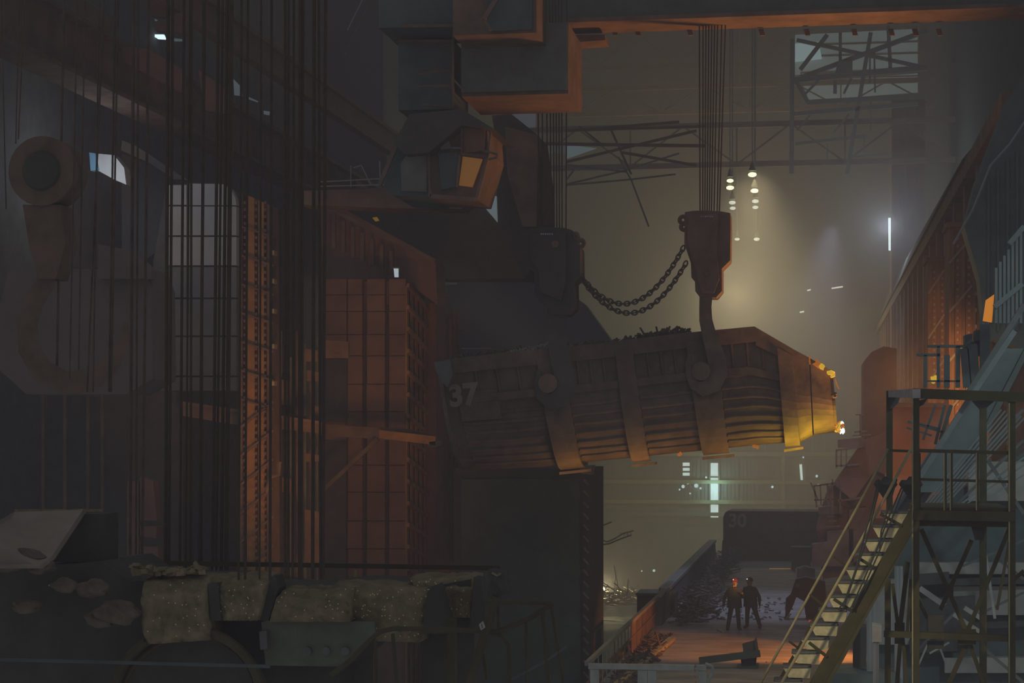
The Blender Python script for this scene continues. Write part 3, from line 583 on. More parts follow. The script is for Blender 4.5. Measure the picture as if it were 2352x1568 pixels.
# sagging chains
def chain(p0, p1, sag, label, n):
    pts = []
    for i in range(n+1):
        u = i/n; x = lerp(p0[0], p1[0], u); y = lerp(p0[1], p1[1], u) + sag*4*u*(1-u)
        pts.append(P(x, y, lerp(YH1, YH2, u) + .1))
    # even spacing by arc length
    d = [0]
    for a, b in zip(pts, pts[1:]): d.append(d[-1] + (b-a).length)
    pitch = .135; N = int(d[-1]/pitch); res = []; j = 0
    for k in range(N+1):
        s = k*pitch
        while j < len(d)-2 and d[j+1] < s: j += 1
        res.append(pts[j].lerp(pts[j+1], (s-d[j])/max(d[j+1]-d[j], 1e-6)))
    t = thing('chain', label, 'chain', res[0], 'two chains slung between the hook blocks')
    ring = MB()
    L, Wd, r_ = .10, .058, .021
    loop = []
    for k in range(12):
        a = k*math.pi/6; loop.append(Vector((math.cos(a)*L, math.sin(a)*Wd, 0)))
    ring.path(loop, r_, 5, True)
    me = mesh('chain_link', ring, M_BLACK, Vector((0, 0, 0)))
    for k in range(N):
        a, b = res[k], res[k+1]; d_ = (b-a).normalized(); side = Vector((0, 0, 1)).cross(d_).normalized(); nz = d_.cross(side)
        y_ax, z_ax = (nz, -side) if k % 2 == 0 else (side, nz)
        o = D.objects.new('chain_link', me); COL.objects.link(o); o.parent = t
        m_ = Matrix((d_, y_ax, z_ax)).transposed().to_4x4(); m_.translation = (a+b)/2 - res[0]; o.matrix_local = m_
chain((1333,632), (1571,566), 96, 'upper sagging chain between the hook blocks', 80)
chain((1335,638), (1580,596), 101, 'lower sagging chain between the hook blocks', 80)

# the bucket
T_ = [(1001,829),(1180,808),(1370,790),(1560,766),(1733,750),(1819,800),(1860,822),(1905,848)]
B_ = [(1040,1083),(1225,1074),(1400,1056),(1597,1036),(1752,1021),(1837,1014),(1868,998),(1918,991)]
def stn(px):
    for i in range(7):
        if px <= T_[i+1][0] or i == 6:
            u = (px - T_[i][0]) / (T_[i+1][0] - T_[i][0]); return mix(T_[i], T_[i+1], u), mix(B_[i], B_[i+1], u)
def ins(s): return 0 if s < .42 else 1.5*(1 - math.sqrt(max(0, 1 - ((s-.42)/.58)**2)))
def SP(px, s, out=0.0):
    a, b = stn(px); q = mix(a, b, s); p = P(q[0], q[1], Yb(q[0]))
    n = -out; zz = 0
    if s > .7: zz = -out*.6*(s-.7)/.3; n = -out
    return p + Vector((0, ins(s) + n, zz))
SS = [0, .08, .16, .3, .42, .5, .58, .66, .74, .81, .87, .92, .96, .985, 1.0]
bk = thing('scrap_bucket', 'huge tilted scrap charging bucket number 37 hanging from two hooks', 'bucket', P(1400, 1070, 50))
def skin(pxs, ss, out, th=None, back=False):
    mb = MB(); n = len(ss); vs = []; fs = []
    for x in pxs:
        for s in ss: vs.append(SP(x, s, out))
    m = len(vs)
    for x in pxs:
        for s in ss:
            p = SP(x, s, out); vs.append(p + Vector((0, th if th else 0.1, 0)))
    for i in range(len(pxs)-1):
        for j in range(n-1):
            a = i*n+j; fs.append((a, a+n, a+n+1, a+1)); fs.append((a+m, a+1+m, a+n+1+m, a+n+m))
    for i in range(len(pxs)-1):
        for j in (0, n-1):
            a = i*n+j; fs.append((a, a+m, a+n+m, a+n))
    for j in range(n-1):
        for i in (0, len(pxs)-1):
            a = i*n+j; fs.append((a, a+1, a+1+m, a+m))
    return mb.add(vs, fs)
XS = [1001+k*(1733-1001)/12 for k in range(13)] + [1776, 1819]
part('side_shell', skin(XS, SS, 0, .12), M_BUCK, bk)
back = MB(); vs = []; n = len(SS); XA = XS + [1860, 1905]
for x in XA:
    for s in SS:
        p = SP(x, s, 0); vs.append(Vector((p.x, p.y - 2*ins(s) + 3.1, p.z)))
back.add(vs, [(i*n+j, i*n+j+1, (i+1)*n+j+1, (i+1)*n+j) for i in range(len(XA)-1) for j in range(n-1)])
part('far_side_shell', back, M_BUCK, bk)
endp = MB(); lft = [SP(1001, s, 0) for s in SS]; endp.prism(lft + [Vector((p.x, p.y - 2*ins(s) + 3.1, p.z)) for p, s in reversed(list(zip(lft, SS)))], (.1, 0, 0))
part('end_plate', endp, M_BUCK, bk)
part('rim', skin([1001, 1180, 1370, 1560, 1733], [0, .13], .16, .16), M_BUCK, bk)
part('rim', skin([1733, 1776, 1819], [0, .16], .16, .16), M_BUCK, bk)
part('end_lip', MB().px([(997,832),(1034,825),(1040,860),(1028,890),(1010,872),(1001,850)], Yb(1003) - .25, 3.4), M_DARK, bk)
# horizontal corrugation ribs between bands
SR = [.40, .50, .585, .665, .745, .82, .885, .94]
def bandx(px, s):  return px
spans = [(1040,1232),(1292,1412),(1452,1574),(1642,1784)]
for (x0, x1) in spans:
    for s in SR:
        n_ = 5; pts = [SP(lerp(x0, x1, k/(n_-1)), s + (R.uniform(-.004, .004)), .02) for k in range(n_)]
        part('rib', MB().path(pts, .045, 6), M_BUCK, bk)
    part('ledge', skin([x0, (x0+x1)/2, x1], [.335, .40], .14, .14), M_BUCK, bk)
    for k in range(1, 4):
        x = lerp(x0, x1, k/4); part('stiffener', skin([x-2, x+2], [.13, .335], .09, .1), M_BUCK, bk)
for (x0, x1) in ((1232,1292),(1412,1452),(1574,1642),(1784,1819)):
    bd_ = part('band', skin([x0, x1], SS[1:], .22, .2), M_BUCK, bk)
    a, b = SP(x0-3, 1, .3), SP(x1+10, 1, .3); part('band_foot', MB().prism([a, b, b + Vector((0, .7, 0)), a + Vector((0, .7, 0))], (0, 0, -.07)), M_BUCK, bd_)
part('nose_plate', skin([1819, 1840, 1858], SS, .05, .2), M_BUCK, bk)
part('nose_plate', skin([1861, 1884, 1905], SS, .02, .2), M_BUCK, bk)
e0 = [SP(1905, s, 0) for s in SS]
part('nose_end', MB().prism(e0 + [Vector((p.x, p.y - 2*ins(s) + 3.1, p.z)) for p, s in reversed(list(zip(e0, SS)))], (.08, 0, 0)), M_BUCK, bk)
for (x, y, Yt) in ((1258, 880, YH1), (1610, 852, YH2)):
    part('trunnion', MB().cyl(P(x, y, Yt - .05), (0, 1, 0), .24, .24, .9, 20), M_RUST, bk)
    part('trunnion_boss', MB().cyl(P(x, y, Yt + .42), (0, 1, 0), .42, .42, .35, 20), M_BUCK, bk)
    part('trunnion_plate', MB().px([(x-24,y-66),(x+34,y-66),(x+40,y+10),(x+25,y+50),(x-25,y+50)], Yt + .5, .25), M_BUCK, bk)
def text(s, p0, px_w, Y, parent, m, yaw=0, size=None, lab=None):
    c = D.curves.new('number', 'FONT'); c.body = s; c.size = size; c.extrude = .01; c.align_x = 'LEFT'; c.align_y = 'BOTTOM'
    c.offset = 0.03
    o = D.objects.new('number', c); COL.objects.link(o); c.materials.append(m); o.parent = parent; o.location = p0 - W[parent]; o.rotation_euler = (math.pi/2, yaw, 0)
    bpy.context.view_layer.update(); dg = bpy.context.evaluated_depsgraph_get(); me = D.meshes.new_from_object(o.evaluated_get(dg))
    q = D.objects.new('number', me); COL.objects.link(q); q.parent = parent; q.location = o.location; q.rotation_euler = o.rotation_euler; D.objects.remove(o)
    if lab: q['label'] = lab
    return q
o = text('37', P(1034, 946, Yb(1040) - .22), 0, 0, bk, mat('faded_number_paint', (.29,.22,.20)), -.1, .72, 'faded white painted number 37')
o.rotation_euler = (math.pi/2, -.1, .05)
part('number_plate', skin([1040, 1130], [.30, .56], .12, .1), M_BUCK, bk)
# scrap heaped in the bucket
scp = thing('scrap_heap', 'spiky dark scrap heaped along the top of the hanging bucket', 'scrap', P(1500, 780, 50))
sp_ = MB()
def chunk(mb, x, y, Y, s, r):
    p = P(x, y, Y); v = Vector((r.uniform(-1,1), r.uniform(-.6,.6), r.uniform(-.5,1))).normalized()*s
    mb.bar(p - v, p + v, s*r.uniform(.2,.6), s*r.uniform(.2,.5), up=(r.random(), r.random(), .3))
for i in range(420):
    x = R.uniform(1050, 1585); top = stn(x)[0][1]
    hgt = 6 + 12*math.exp(-((x-1530)/55)**2) + 5*math.exp(-((x-1230)/50)**2)
    chunk(sp_, x, top + 6 - R.uniform(0, hgt), Yb(x) + R.uniform(.3, 2.6), R.uniform(.05, .17), R)
for (a) in [(1470,752,1480,768),(1515,768,1522,754),(1560,752,1575,764),(1575,764,1590,770),(1458,770,1474,778),(1548,760,1562,750)]: sp_.bar(P(a[0],a[1],50.5), P(a[2],a[3],50.5), .05)
part('scrap_pieces', sp_, M_SCRAP, scp, kind='stuff')
sw = MB()
for i in range(260):
    x = 1160 + 112*R.random()**.8; top = stn(x)[0][1]; chunk(sw, x, top + 3 - R.uniform(0, 2 + 14*(x-1150)/110), Yb(x) + R.uniform(.1, 1.2), .045, R)
for x in (1296, 1310, 1312, 1332): chunk(sw, x, stn(x)[0][1] - 3, Yb(x) + .3, .06, R)
part('swarf', sw, M_SWARF, scp, 'glinting bluish metal turnings at the left', kind='stuff')
part('foil_scrap', MB().prism([P(1458,780,50), P(1466,764,50), P(1472,780,50)], (0, .2, 0)), mat('bluish_foil', (.6,.75,.8), .3), scp)
# burning slag at the nose
hs = thing('burning_slag', 'glowing crumbs of slag on and beyond the bucket nose', 'slag', P(1925, 985, 52))
for (x, y, r_, m) in [(1857,826,.10,E_EMB),(1862,832,.08,E_EMB),(1875,836,.13,E_EMB),(1886,842,.10,E_HOT),(1908,856,.09,E_HOT),(1913,862,.07,E_HOT),(1914,908,.09,M_RUST)] :
    part('ember', MB().lump(P(x, y, 51.8), r_, r_, r_*.8, int(x), 2, .3), m, hs)
for i in range(26):
    x = R.uniform(1918, 1938); y = R.uniform(968, 992); part('ember', MB().lump(P(x, y, 52.3), .045, .045, .04, i, 1, .3), (E_EMB, E_HOT, E_SLIT)[0 if R.random() < .45 else (1 if x < 1932 else 2)], hs)
for i in range(7):
    part('ember', MB().lump(P(R.uniform(1930,1938), R.uniform(988,998), 52.3), .04, .04, .05, i, 1, .3), E_SLIT, hs)
part('spark_streak', MB().path([P(1918,870,52.2),P(1922,882,52.2),P(1927,893,52.2)], .02), E_EMB, hs)
dr = thing('dripping_slag', 'small glowing drips under the bucket bottom edge', 'slag', P(1735, 1028, 51))
for (x, y) in [(1733,1024),(1740,1026),(1563,1042),(1560,1044)]: part('drip', MB().lump(P(x, y, Yb(x)), .06, .05, .05, int(x), 1, .3), E_EMB, dr)

# ================================================================== FLOOR ITEMS, PEOPLE
# box 30
b3 = thing('scrap_box', 'dark red-brown scrap box marked 30 at the end of the floor', 'scrap box', P(1760, 1285, 105))
zt = P(1700,1173,105).z
x0, x1 = P(1661,1200,105).x, P(1905,1200,105).x
part('box_shell', MB().prism([(x0,105,0.25),(x1,105,0.25),(x1,105,zt),(x0+.35,105,zt),(x0+.1,105,zt-.1),(x0,105,zt-.35)], (0, 3.2, 0)), M_BUCK, b3)
part('box_rim', MB().box(x0+.25, x1, 104.85, 105, zt-.28, zt), M_RUST, b3)
for fx in (.38, .5, .72): part('box_rib', MB().box(lerp(x0,x1,fx), lerp(x0,x1,fx)+.25, 104.8, 105, .3, zt-.3), M_BUCK, b3)
for fz in (.32, .5): part('box_strake', MB().box(x0+.2, x1, 104.88, 105, zt*fz, zt*fz+.12), M_RUST, b3)
part('box_skid', MB().box(x0+.1, x1-.5, 104.6, 107.8, 0, .25), M_BLACK, b3)
text('30', P(1673, 1217, 104.8), 0, 0, b3, M_WHITE, 0, .98, 'white painted number 30')
lt = thing('hot_scrap_strips', 'thin glowing strips lying under the box marked 30', 'hot metal', P(1720,1282,103))
for a in [(1673,1277,1687,1278),(1690,1276,1700,1278),(1694,1279,1760,1281),(1783,1282,1812,1283),(1768,1306,1816,1306)]: part('strip', MB().bar(PG(a[0],a[1])+Vector((0,-.6,.05)), PG(a[2],a[3])+Vector((0,-.6,.05)), .08, .05), mat('warm_strip', (.4,.2,.08), emit=(.8,.45,.1), es=.22), lt)
cbx = thing('steel_crate', 'brown upright crate standing right of the box marked 30', 'crate', PG(1835, 1310)); c0 = PG(1818,1310); c1 = PG(1862,1310)
part('crate_body', MB().box(c0.x, c1.x, c0.y, c0.y + 1.2, 0, P(1818,1258,c0.y).z), M_RUST, cbx); part('crate_lid', MB().box(c0.x-.04, c1.x+.04, c0.y-.04, c0.y+1.24, P(1818,1258,c0.y).z, P(1818,1256,c0.y).z), M_RED, cbx)
wbx = thing('white_drum_box', 'box with white edge and a rag on top near the stair', 'box', PG(1845,1350)); c0 = PG(1829,1352); c1 = PG(1872,1352)
part('box_body', MB().box(c0.x, c1.x, c0.y, c0.y+1, 0, P(1829,1305,c0.y).z), M_DARK, wbx); part('white_edge', MB().box(c0.x-.03, c0.x+.03, c0.y-.05, c0.y+.02, .1, P(1829,1305,c0.y).z), M_GRAIL, wbx)
part('rag', MB().lump(P(1850,1303,c0.y+.3), .32, .25, .09, 5, 2, .5), M_GRAIL, wbx)
gb = thing('grab_claw', 'dark pointed grab claw resting near the stair', 'grab', PG(1808, 1422))
Yg = PG(1808,1422).y
part('claw_tooth', MB().px([(1803,1422),(1805,1375),(1815,1366),(1830,1368),(1822,1390),(1812,1410)], Yg, .4), M_BLACK, gb)
part('claw_arm', MB().px([(1815,1368),(1828,1330),(1850,1325),(1895,1335),(1900,1400),(1850,1412),(1846,1380),(1832,1372)], Yg + .2, .6), M_BLACK, gb)
part('claw_foot', MB().px([(1848,1380),(1880,1380),(1876,1425),(1852,1425)], Yg + .3, .5), M_BLACK, gb)
part('claw_bolt', MB().cyl(P(1832,1345,Yg+.1), (0,1,0), .08, .08, .2, 10), M_DARK, gb)
sb = thing('signal_post', 'short post with a small red light beyond the handrail', 'post', PG(1862, 1455)); Ys = PG(1862,1455).y
part('post_body', MB().px([(1858,1430),(1872,1430),(1872,1455),(1858,1455)], Ys, .2), M_GREY, sb); part('signal_lens', MB().lump(P(1860,1426,Ys), .05, .05, .05, 2, 1, .05), mat('red_lens', (.4,.05,.02), emit=(1,.12,.04), es=.35), sb)
# steel beam on trestle
bmy = PG(1720, 1535).y
tr = thing('trestle', 'low dark trestle with a bracket carrying the steel beam', 'trestle', PG(1720,1535))
part('trestle_leg', MB().px([(1700,1505),(1738,1500),(1735,1535),(1705,1538)], bmy, .5), M_BLACK, tr)
part('trestle_foot', MB().px([(1692,1530),(1742,1528),(1740,1540),(1696,1542)], bmy - .1, .7), M_TEAL, tr)
part('bracket_box', MB().px([(1705,1478),(1733,1470),(1738,1500),(1708,1504)], bmy + .1, .08).px([(1733,1470),(1736,1466),(1741,1496),(1738,1500)], bmy - .1, .5), M_DARK, tr)
sm = solo('steel_beam', MB().bar(P(1606,1517,bmy-.2), P(1746,1500,bmy-.2), .14, .2), M_TEAL, 'dark steel beam laid across the trestle on the orange floor', 'beam')
for (x0, y0, x1, y1, lab) in [(1760,1521,1800,1519,'pale strip of metal lying right of the trestle'),(1648,1446,1660,1452,'small scrap strip on the floor left of the people')]:
    solo('metal_strip', MB().bar(PG(x0,y0)+Vector((0,0,.02)), PG(x1,y1)+Vector((0,0,.02)), .06, .03), M_GRAIL, lab, 'scrap')
# debris pile left edge
def debris(name, label, cat, fn, n, m, s0, s1, kind='stuff'):
    mb = MB()
    for i in range(n):
        p = fn(); v = Vector((R.uniform(-1,1), R.uniform(-1,1), R.uniform(-.25,.35))).normalized()*R.uniform(s0, s1)
        p = Vector((p.x, p.y, p.z + abs(v.z) + .04)); mb.bar(p - v, p + v, R.uniform(.03,.09), R.uniform(.02,.06))
    return solo(name, mb, m, label, cat, kind=kind)
debris('litter_strip', 'loose orange-lit litter along the foot of the left railing', 'debris', lambda: Vector((-5.2 + R.uniform(-.35,.35), R.uniform(49,64), 0)), 420, M_SCRAP, .08, .28)
debris('scrap_pile', 'dark tangled scrap pile by the parapet left of the people', 'debris', lambda: Vector((-5.0 + abs(R.gauss(0,.55)), R.uniform(68,84), max(0, R.gauss(.15,.2)))), 420, M_DARK, .1, .45)
debris('rubble_ridge', 'ridge of rubble running to the box marked 30', 'debris', lambda: Vector((-4.9 + abs(R.gauss(0,.4)), R.uniform(84,104), max(0, R.gauss(.2,.25)))), 300, M_DARK, .1, .5)
debris('grey_chips', 'scattered pale chips on the floor around the people', 'debris', lambda: Vector((R.uniform(-4.2,-1), R.uniform(70,80), 0)), 130, M_GREY, .03, .09)
solo('floor_bar', MB().bar((-5.55, 46, .08), (-4.75, 63, .08), .22, .12), M_YEL, 'long orange-lit bar on the floor beside the left railing', 'bar')
pr = thing('parapet', 'dark dented parapet wall between the railing and the box', 'parapet', (-5.6, 86, 0))
part('parapet_wall', MB().prism([(-5.75,68,0),(-5.75,104,0),(-5.75,104,.9),(-5.75,92,1.0),(-5.75,80,1.05),(-5.75,72,1.15),(-5.75,68,1.0)], (.25,0,0)), M_DARK, pr)
part('parapet_cap', MB().box(-5.85,-5.45,71,104,1.0,1.12), M_GREY, pr)
# left guard rail with boards
gd = thing('floor_railing', 'long picket railing lit orange along the left floor edge', 'railing', (-5.6, 57, 0))
part('top_rail', MB().bar((-5.72,47.6,1.05), (-5.62,67.5,1.05), .11, .11), M_GREY, gd)
part('mid_rail', MB().bar((-5.72,47.6,.55), (-5.62,67.5,.55), .05, .05), M_RUST, gd)
for k in range(20): y = 48.0 + k*1.0; part('picket', MB().box(-5.72,-5.695,y,y+.09,0,1.0), M_GREY if k < 6 else M_RUST, gd)
for k in range(5): y = 58.6 + k*1.8; part('rail_board', MB().box(-5.69,-5.66,y,y+1.6,.05,.95), M_RUST, gd)
# near white railing
nr = thing('near_railing', 'pale grey near railing at the bottom centre', 'railing', P(1480, 1568, 48))
Yn = 47.6
part('top_rail', MB().bar(P(1352,1529,Yn), P(1622,1533,Yn), .15, .13), M_GRAIL, nr)
for (x, w_) in [(1366,20),(1476,22),(1498,20),(1614,18)]: part('rail_post', MB().bar(P(x,1533,Yn), P(x,1640,Yn), w_*Yn/F, .1), M_GRAIL, nr)
part('curved_pipe', MB().path([P(1620,1524,Yn),P(1636,1530,Yn),P(1637,1545,Yn),P(1628,1562,Yn),P(1622,1600,Yn)], .05), M_GRAIL, nr)
tape = thing('warning_tape', 'twisted red and white tape hanging from the near railing', 'tape', P(1597,1560,Yn-.1))
for k in range(8): part('tape_stripe', MB().bar(P(1597+2*math.sin(k*1.3),1526+k*6,Yn-.12), P(1597+2*math.sin(k*1.3+1.3),1532+k*6,Yn-.12), .05, .01), (M_GRAIL if k % 2 else mat('tape_red', (.45,.12,.10), .8)), tape)
# lower pit wreckage + work light
wk = thing('work_light', 'bright point work light low on the dark column', 'lamp', P(1385,1352,150)); part('lamp_bulb', MB().lump(P(1383,1353,148.8), .22, .22, .22, 1, 2, .02), mat('glare_bulb', (.3,.3,.3), emit=(.95,.92,.6), es=4.5), wk); part('lamp_arm', MB().bar(P(1372,1350,149.2), P(1383,1350,149.2), .1), M_DARK, wk)
debris('pit_wreckage', 'tangled pipes and wreckage lit by the work light', 'debris', lambda: P(R.uniform(1352,1465), R.uniform(1362,1392), R.uniform(140,150)), 160, M_WALL, .3, 1.4)
rp = thing('torn_gantry', 'twisted broken gantry clinging to the dark column', 'wreckage', P(1400,1240,120))
for pts in ([(1352,1238),(1372,1236),(1395,1244),(1415,1235),(1430,1225),(1455,1218)], [(1352,1246),(1370,1252),(1400,1248),(1418,1240),(1450,1228)], [(1352,1210),(1380,1208),(1405,1198)]): part('bent_pipe', MB().path([P(a,b,120) for a,b in pts], .055), M_WALL, rp)
for x in (1355,1360,1366,1371): part('gantry_post', MB().bar(P(x,1236,120), P(x,1252,120), .05), M_YEL, rp)
for x in (1425,1433,1441,1449): part('gantry_post', MB().bar(P(x,1222,120), P(x,1230,120), .04), M_WALL, rp)
bkh = thing('retaining_block', 'dark retaining block beyond the railing end', 'block', P(1500,1450,72)); part('block_body', MB().px([(1463,1366),(1548,1364),(1552,1480),(1463,1480)], 72, 2), M_BLACK, bkh); part('block_cap', MB().px([(1460,1362),(1540,1362),(1540,1367),(1460,1367)], 71.9, 2), M_DARK, bkh)
pits = thing('pit_column', 'sooty column beside the work light', 'column', P(1362,1400,130)); part('column_body', MB().px([(1345,1180),(1379,1180),(1379,1420),(1345,1420)], 152, 1), M_DARK, pits); part('white_tube', MB().px([(1352,1334),(1358,1334),(1358,1368),(1352,1368)], 151.5, .2), M_GRAIL, pits)

# people
def person(fx, fy, hpx, label, helm, pose, m_face):
    g = PG(fx, fy); hgt = hpx * g.y / F / 1.0; s = hgt / 1.80
    root = thing('person', label, 'person', g)
    J = {}
    E = []; V = []; Rd = []
    def v(name, x, y, z, r, par=None):
        J[name] = len(V); V.append(Vector((x, y, z))*s); Rd.append(r*s)
        if par: E.append((J[par], J[name]))
    lean = pose.get('lean', 0)
    v('pelvis', 0, 0, .95, .155); v('belly', lean*.3, -.01, 1.10, .15, 'pelvis'); v('chest', lean*.6, 0, 1.30, .165, 'belly'); v('shoulders', lean, .01, 1.43, .12, 'chest')
    v('neck', lean, 0, 1.51, .058, 'shoulders'); v('jaw', lean, -.02, 1.58, .072, 'neck'); v('skull', lean, -.01, 1.68, .095, 'jaw'); v('crown', lean, .0, 1.74, .07, 'skull')
    for sd, side in ((-1, 'l'), (1, 'r')):
        spread = pose.get('spread_'+side, .12); el = pose['elbow_'+side]; ha = pose['hand_'+side]
        v('hip'+side, sd*.10, 0, .90, .135, 'pelvis'); v('knee'+side, sd*(.10+spread*.5), -.02, .50, .10, 'hip'+side); v('calf'+side, sd*(.10+spread*.75), .01, .33, .098, 'knee'+side)
        v('ankle'+side, sd*(.10+spread), .02, .09, .075, 'calf'+side); v('toe'+side, sd*(.13+spread*1.15), -.17, .045, .045, 'ankle'+side)
        v('sh'+side, sd*.19+lean, 0, 1.42, .105, 'shoulders'); v('el'+side, el[0], el[1], el[2], .080, 'sh'+side); v('wr'+side, ha[0], ha[1], ha[2], .052, 'el'+side)
        d = Vector((ha[0]-el[0], ha[1]-el[1], ha[2]-el[2])).normalized(); c = Vector(ha) + d*.07
        v('palm'+side, c.x, c.y, c.z, .036, 'wr'+side)
        lat = Vector((0, 1, 0)) if abs(d.y) < .7 else Vector((1, 0, 0)); lat = (lat - d*lat.dot(d)).normalized(); cur = d.cross(lat)*(-sd)
        for k, ln in enumerate((.065, .08, .075, .06)):
            b0 = c + lat*(-.03+.02*k) + d*.03; b1 = b0 + d*ln*.6 + cur*.008; b2 = b1 + d*ln*.4 + cur*.03
            v('f%d%s' % (k, side), b0.x, b0.y, b0.z, .010, 'palm'+side); v('g%d%s' % (k, side), b1.x, b1.y, b1.z, .009, 'f%d%s' % (k, side)); v('h%d%s' % (k, side), b2.x, b2.y, b2.z, .008, 'g%d%s' % (k, side))
        th = Vector(ha) + d*.03 - lat*.035; t2 = th + d*.05 - lat*.02 + cur*.01
        v('t0'+side, th.x, th.y, th.z, .011, 'palm'+side); v('t1'+side, t2.x, t2.y, t2.z, .009, 't0'+side)
    me = D.meshes.new('body'); me.from_pydata(V, E, []); tmp = D.objects.new('body_tmp', me); COL.objects.link(tmp)
    md = tmp.modifiers.new('skin', 'SKIN'); md.use_smooth_shade = True
    for i, sv in enumerate(me.skin_vertices[0].data): sv.radius = (Rd[i], Rd[i]*.85); sv.use_root = (i == 0)
    sd_ = tmp.modifiers.new('sub', 'SUBSURF'); sd_.levels = 2; sd_.render_levels = 2
    dg = bpy.context.evaluated_depsgraph_get(); dg.update()
    fm = D.meshes.new_from_object(tmp.evaluated_get(dg)); D.objects.remove(tmp); D.meshes.remove(me)
    fm.materials.clear(); fm.materials.append(M_CLOTH); fm.materials.append(M_SKIN)
    for p in fm.polygons:
        p.use_smooth = True
        c = p.center / s
        if c.z > 1.52: p.material_index = 1
        for side in 'lr':
            ha = Vector(pose['hand_'+side])
            el = Vector(pose['elbow_'+side])
            if (c - ha).dot((ha - el).normalized()) > .03 and (c-ha).length < .15: p.material_index = 1
    b = D.objects.new('body', fm); COL.objects.link(b); b.parent = root; W[b] = W[root]
    if pose.get('turn'): root.rotation_euler = (0, 0, pose['turn'])
    def lp(name, mb, m, lab=None):
        o = D.objects.new(name, mesh(name, mb, m, Vector((0,0,0)))); COL.objects.link(o); o.parent = root; W[o] = W[root]; smooth(o)
        if lab: o['label'] = lab
        return o
    hx = lean
    def vv(x, y, z): return Vector((x, y, z))*s
    hm = MB(); prof = [(.150,1.70),(.125,1.715),(.122,1.76),(.105,1.81),(.065,1.845),(.01,1.855)]; n = 16; vs = []; fs = []
    for (r_, z) in prof: vs += [vv(hx + math.cos(k*2*math.pi/n)*r_*.92, math.sin(k*2*math.pi/n)*r_*1.1 - (.02 if r_ > .14 else 0), z) for k in range(n)]
    for i in range(len(prof)-1): fs += [(i*n+k, i*n+(k+1) % n, (i+1)*n+(k+1) % n, (i+1)*n+k) for k in range(n)]
    fs.append(tuple(range(n))); hm.add(vs, fs); ho = lp('helmet', hm, helm)
    lp('headlamp', MB().lump(vv(hx - .06, -.14, 1.79), .022*s, .02*s, .022*s, 1, 1, 0), E_SPARK)
    lp('nose', MB().lump(vv(hx, -.115, 1.625), .017*s, .022*s, .028*s, 2, 2, .0), M_SKIN)
    for e in (-1, 1):
        lp('eye', MB().lump(vv(hx + e*.032, -.098, 1.65), .013*s, .008*s, .009*s, 3, 1, 0), M_BLACK); lp('ear', MB().lump(vv(hx + e*.088, 0, 1.64), .014*s, .025*s, .035*s, 3, 2, 0), M_SKIN)
    lp('mouth', MB().box(*(a*s for a in (hx-.025, hx+.025, -.098, -.085, 1.578, 1.586))), mat('lips', (.35,.14,.10)))
    jk = MB(); prof = [(.275,.17,.78),(.26,.17,.92),(.25,.165,1.05),(.26,.17,1.25),(.25,.155,1.38),(.15,.12,1.475),(.075,.08,1.51)]; vs = []; fs = []
    for i, (rx, ry, z) in enumerate(prof):
        lx = lean*min(1, max(0, (z-.95)/.45)); vs += [vv(lx + math.cos(k*2*math.pi/n)*rx, math.sin(k*2*math.pi/n)*ry, z + (.0 if i else .01*math.sin(k*3))) for k in range(n)]
    for i in range(len(prof)-1): fs += [(i*n+k, i*n+(k+1) % n, (i+1)*n+(k+1) % n, (i+1)*n+k) for k in range(n)]
    jk.add(vs, fs); lp('jacket', jk, M_CLOTH)
    cl = MB().path([vv(lean - .06, -.09, 1.50), vv(lean, -.125, 1.42), vv(lean + .06, -.09, 1.50)], .018*s, 6); lp('collar', cl, mat('reddish_cloth', (.28,.11,.08), .9))
    for sd, side in ((-1, 'l'), (1, 'r')):
        spread = pose.get('spread_'+side, .12)
        lp('boot', MB().path([vv(sd*(.10+spread), .05, .16), vv(sd*(.10+spread), .04, .08), vv(sd*(.115+spread), -.06, .06), vv(sd*(.13+spread*1.15), -.19, .045)], [.068*s, .065*s, .06*s, .045*s], 10), M_BLACK)
    return root
person(1687, 1446, 116, 'left person in dark work clothes and red helmet, facing us', M_HELM,
       dict(lean=.0, spread_l=.13, spread_r=.06, elbow_l=(-.36,-.02,1.14), hand_l=(-.40,-.12,.86), elbow_r=(.30,-.10,1.16), hand_r=(.24,-.30,1.30), turn=.15), M_SKIN)
person(1724, 1442, 113, 'right person in dark work clothes and dark helmet, legs apart', M_HELM2,
       dict(lean=-.03, spread_l=.04, spread_r=.24, elbow_l=(-.28,-.06,1.16), hand_l=(-.20,-.26,1.12), elbow_r=(.33,.0,1.14), hand_r=(.36,-.08,.88), turn=-.25), M_SKIN)

# ================================================================== LEFT SIDE
# clad tower
tx = thing('clad_tower', 'tall red-brown clad tower with dark vertical slots at left centre', 'tower', (-16, 60, -7))
zb = -7.5
def yx(px, X): return PXX(px, 1000, X).y
Xc = P(935, 1000, 60).x; Xl = P(742, 1000, 60).x
zt = P(930, 643, 60).z
part('lattice_shadow_plate', MB().box(Xc - .12, Xc - .08, 60.3, 63.2, zb, zt - .3), M_WEB, tx)  # dark sheet stands in for shade between the lattice bars
part('tower_core', MB().box(Xl, Xc - .1, 60.3, 67.5, zb, zt), M_RED, tx)
part('tower_core', MB().box(Xc - .1, Xc + .3, 63.2, 67.7, zb, P(1000, 700, 64).z), M_RED, tx)
cols = [(742,796),(799,832),(843,884),(894,932)]
for a in (831, 883): part('dark_slot', MB().px([(a,700),(a+13,700),(a+13,1340),(a,1340)], 60.25, .04), M_BLACK, tx)
seams = [640,677,715,768,817,882,945,990,1068,1130,1196,1260,1330]
for (a, b) in cols:
    for y0, y1 in zip(seams, seams[1:]):
        p, q = P(a, y0+1, 60), P(b, y1-1, 60)
        if a == 742 and y0 > 800 and y0 < 980: continue
        part('cladding_panel', MB().box(p.x, q.x, 59.95 + R.uniform(0, .08), 60.3, q.z, p.z), M_RED, tx)
